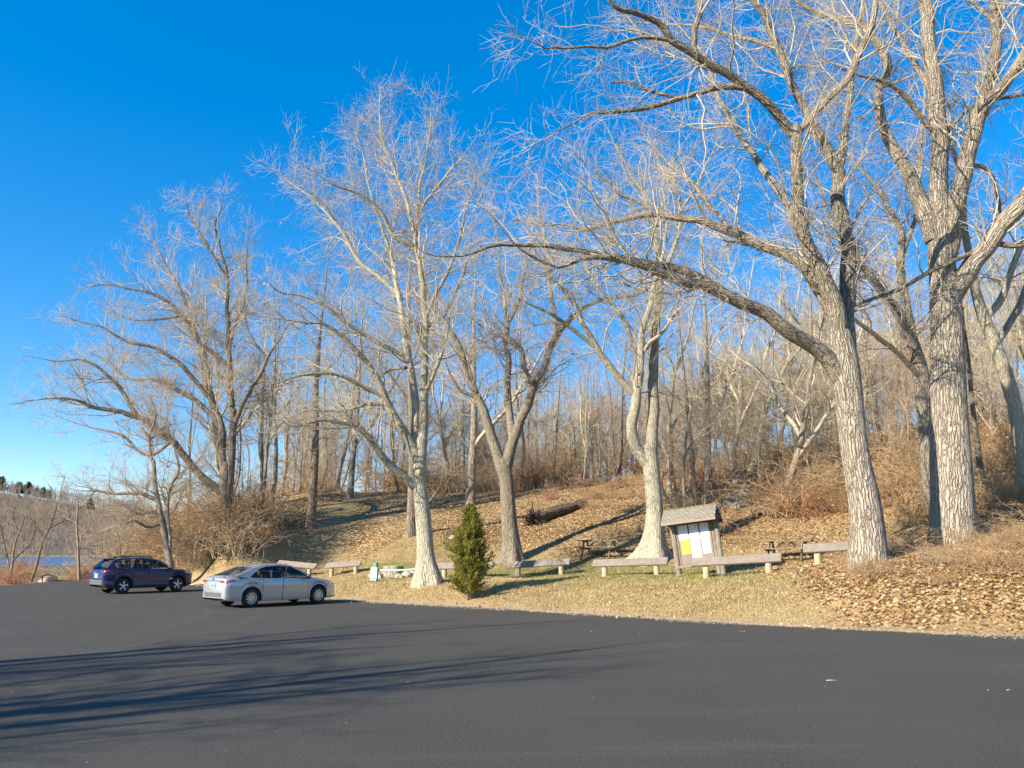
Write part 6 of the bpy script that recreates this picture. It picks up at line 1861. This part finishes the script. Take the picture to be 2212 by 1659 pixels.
SILVER = paint("silver_paint", (0.50, 0.50, 0.50), 0.32, 0.6)
BLUE = paint("dark_blue_paint", (0.003, 0.008, 0.075), 0.22, 0.0)
BLACKP = paint("black_paint", (0.012, 0.012, 0.014), 0.2, 0.0)
sedan = dict(scale=0.955,
    x0=-2.32, x1=2.31, axles=(1.36, -1.34), arch=0.375, wheel=0.318, wmax=0.89, paint=SILVER, roofpaint=SILVER, pillar=SILVER, handle=SILVER, mirmat=BLACKP,
    w=[(-2.32, .70), (-2.30, .755), (-2.26, .80), (-2.15, .845), (-1.8, .88), (-1.0, .89), (1.0, .89), (1.6, .87), (2.0, .80), (2.2, .67), (2.31, .44)],
    zs=[(-2.32, .33), (-2.28, .29), (-2.1, .245), (-1.0, .20), (1.0, .20), (2.0, .2), (2.2, .22), (2.31, .32)],
    zb=[(-2.32, .84), (-2.28, .90), (-2.15, .955), (-1.5, .97), (0, .935), (1.0, .90), (1.6, .845), (2.0, .75), (2.2, .66), (2.31, .56)],
    zt=[(-2.32, .97), (-2.28, 1.03), (-2.2, 1.065), (-2.1, 1.085), (-1.88, 1.085), (-1.7, .97), (0, .935), (.85, .90), (1.05, .965), (1.3, .95), (1.7, .90), (2.0, .815), (2.2, .70), (2.31, .58)],
    cabin=(-1.80, 1.0), crease=0.02, belt=.94,
    doors={'front': (-0.13, 0.90), 'rear': (-0.93, -0.155)},
    gy=(.835, .585, .92, 1.41),
    outline=[(1.12, .935), (0.72, 1.18), (0.30, 1.385), (-.2, 1.425), (-.8, 1.405), (-1.25, 1.315), (-1.6, 1.185), (-1.95, 1.06), (-1.5, .965), (-.6, .935), (.3, .925)],
    dlo=[(0.97, .955), (0.64, 1.165), (0.26, 1.345), (-.2, 1.385), (-.72, 1.362), (-1.02, 1.28), (-1.22, 1.16), (-1.42, 1.01), (-1.2, .985), (-.5, .96), (.3, .953)],
    windows=[[(0.97, .955), (0.64, 1.165), (0.26, 1.345), (-.08, 1.382), (-.08, .955)], [(-.15, 1.382), (-.2, 1.385), (-.72, 1.362), (-1.02, 1.28), (-1.22, 1.16), (-1.42, 1.01), (-1.2, .985), (-.5, .96), (-.15, .957)]],
    bars=[((-.07, .95), (-.16, .95), (-.16, 1.386), (-.07, 1.385)), ((-1.0, .975), (-1.03, .977), (-1.06, 1.275), (-1.03, 1.28)), ((0.70, .953), (0.67, .953), (.655, 1.16), (.675, 1.15))],
    mirror=(.80, 1.0), roofline=[(0.30, 1.385), (-.2, 1.425), (-.8, 1.405), (-1.25, 1.315)], wind=[(1.10, .945), (0.72, 1.18), (0.31, 1.383)], back=[(-1.26, 1.313), (-1.6, 1.185), (-1.93, 1.075)],
    seats=[(-0.05, 1.0), (-0.95, .99)], tail=(-2.31, -1.93, 5.05, 6.0), head=(2.26, 1.75, 4.9, 5.9), tin=(.60, .885, .26, .075), plate_z=.74, platemat=PLATE, emblem_z=.955,
    spokes=10, spw=(0.02, 0.026), rimring=ALLOY,
    boxes=[("bumper_insert", (-2.318, 0, .44), (.02, 1.16, .15), TRIMGREY), ("trunk_lip", (-2.285, 0, 1.045), (.05, 1.25, .018), SILVER), ("plate_recess_bar", (-2.326, 0, .90), (.02, .86, .022), CHROME), ("antenna_fin", (-1.12, 0, 1.40), (.16, .03, .06), SILVER), ("front_lip", (2.18, 0, .25), (.2, 1.2, .06), PLASTIC), ("exhaust_pipe", (-2.2, -.45, .25), (.2, .06, .06), CHROME)])
suv = dict(scale=0.91, tall=1.05,
    x0=-2.23, x1=2.23, axles=(1.33, -1.31), arch=0.415, wheel=0.35, wmax=0.912, paint=BLUE, roofpaint=BLACKP, pillar=BLUE, handle=BLUE, mirmat=BLACKP, clad=True,
    w=[(-2.23, .74), (-2.20, .80), (-2.1, .865), (-1.8, .90), (-1.0, .912), (1.0, .912), (1.6, .90), (1.95, .85), (2.12, .75), (2.23, .55)],
    zs=[(-2.23, .40), (-2.19, .35), (-2.0, .31), (-1.0, .25), (1.0, .25), (1.9, .28), (2.1, .32), (2.23, .42)],
    zb=[(-2.23, .98), (-2.19, 1.04), (-2.05, 1.09), (-1.5, 1.10), (0, 1.05), (1.0, 1.02), (1.6, .98), (2.0, .91), (2.15, .83), (2.23, .70)],
    zt=[(-2.23, 1.02), (-2.19, 1.08), (-2.05, 1.13), (-1.9, 1.10), (0, 1.05), (.85, 1.02), (1.0, 1.07), (1.5, 1.06), (1.9, 1.0), (2.12, .90), (2.23, .73)],
    cabin=(-2.0, .95), crease=0.02, belt=1.06,
    doors={'front': (-0.12, 0.88), 'rear': (-0.86, -0.145)},
    gy=(.855, .62, 1.04, 1.60),
    outline=[(1.07, 1.055), (0.70, 1.30), (0.32, 1.49), (-.3, 1.585), (-1.1, 1.58), (-1.72, 1.52), (-1.95, 1.30), (-2.12, 1.11), (-1.5, 1.095), (-.6, 1.06), (.3, 1.045)],
    dlo=[(0.93, 1.075), (0.60, 1.29), (0.26, 1.46), (-.3, 1.54), (-1.05, 1.525), (-1.50, 1.44), (-1.72, 1.30), (-1.66, 1.16), (-1.35, 1.115), (-.5, 1.085), (.3, 1.07)],
    windows=[[(0.93, 1.075), (0.60, 1.29), (0.26, 1.46), (-.06, 1.507), (-.06, 1.077)], [(-.15, 1.517), (-.3, 1.54), (-1.02, 1.526), (-1.02, 1.10), (-.5, 1.085), (-.15, 1.078)], [(-1.07, 1.522), (-1.50, 1.44), (-1.72, 1.30), (-1.66, 1.16), (-1.35, 1.115), (-1.07, 1.103)]],
    bars=[((-.05, 1.07), (-.16, 1.07), (-.16, 1.52), (-.05, 1.51)), ((-1.01, 1.095), (-1.08, 1.098), (-1.08, 1.528), (-1.01, 1.53))], barmat=BLACKP,
    chromeline=[(0.93, 1.08), (0.60, 1.30), (0.26, 1.475), (-.3, 1.555), (-1.05, 1.54), (-1.50, 1.455), (-1.74, 1.30)],
    mirror=(.78, 1.12), roofline=[(0.32, 1.49), (-.3, 1.585), (-1.1, 1.58), (-1.72, 1.52)], wind=[(1.05, 1.065), (0.70, 1.30), (0.33, 1.488)], back=[(-1.76, 1.50), (-1.95, 1.30), (-2.10, 1.13)],
    seats=[(-0.05, 1.12), (-0.9, 1.12)], tail=(-2.225, -1.80, 5.0, 6.0), head=(2.20, 1.68, 5.0, 5.95), tin=(.62, 1.0, .24, .085), plate_z=.80, platemat=PLATEW, emblem_z=1.0,
    spokes=5, spw=(0.028, 0.04), rimring=TRIMGREY,
    boxes=[("bumper_insert", (-2.225, 0, .52), (.03, 1.34, .22), TRIMGREY), ("roof_spoiler", (-1.80, 0, 1.545), (.22, 1.10, .03), BLACKP), ("antenna_fin", (-1.45, 0, 1.61), (.16, .03, .06), BLACKP),
           ("reflector", (-2.23, .66, .58), (.04, .14, .06), TAIL), ("reflector", (-2.23, -.66, .58), (.04, .14, .06), TAIL), ("grille", (2.2, 0, .62), (.06, .9, .28), PLASTIC), ("door_badge", (.95, -.917, .62), (.18, .006, .03), CHROME)])
HD1 = math.radians(48); HD2 = math.radians(50)
def car_at(px, py, S, hd):
    c = PG(px, py)[:2]
    l = np.array([S['axles'][1], -(S['wmax'] - 0.125)]) * S['scale']
    R = np.array([[math.cos(hd), -math.sin(hd)], [math.sin(hd), math.cos(hd)]])
    return c - R @ l
make_car(sedan, car_at(539, 1312.5, sedan, HD1), HD1, "silver_sedan", "silver sedan parked nose in at the edge of the lot")
r2 = make_car(suv, car_at(263, 1283, suv, HD2), HD2, "blue_crossover", "dark blue crossover with roof rails parked at the left")
for sg_ in (-1, 1):   # roof rails
    y = sg_ * 0.60
    MB().tube([(0.12, y, 1.53), (0.02, y, 1.60), (-.7, y, 1.645), (-1.35, y, 1.615), (-1.5, y, 1.55)], 0.018, 6).build("roof_rail", PLASTIC, r2, True)
for xx in (-0.15, -1.05):
    MB().box((xx, 0, 1.675), (.06, 1.26, .028), None, .006).build("roof_crossbar", PLASTIC, r2)
ob = MB().lathe([(0.0, -.09), (.07, -.07), (.10, 0), (.08, .06), (0.0, .09)], 14, 'Z').build("headrest_pouch", simple("teal_cloth", (0.10, 0.45, 0.42), 0.7), None, True)
bpy.context.view_layer.update()
ob.location = r2.matrix_world @ Vector((0.12, -0.42, 1.17))
tag(ob, "turquoise pouch seen through the front window of the dark blue car", "pouch")
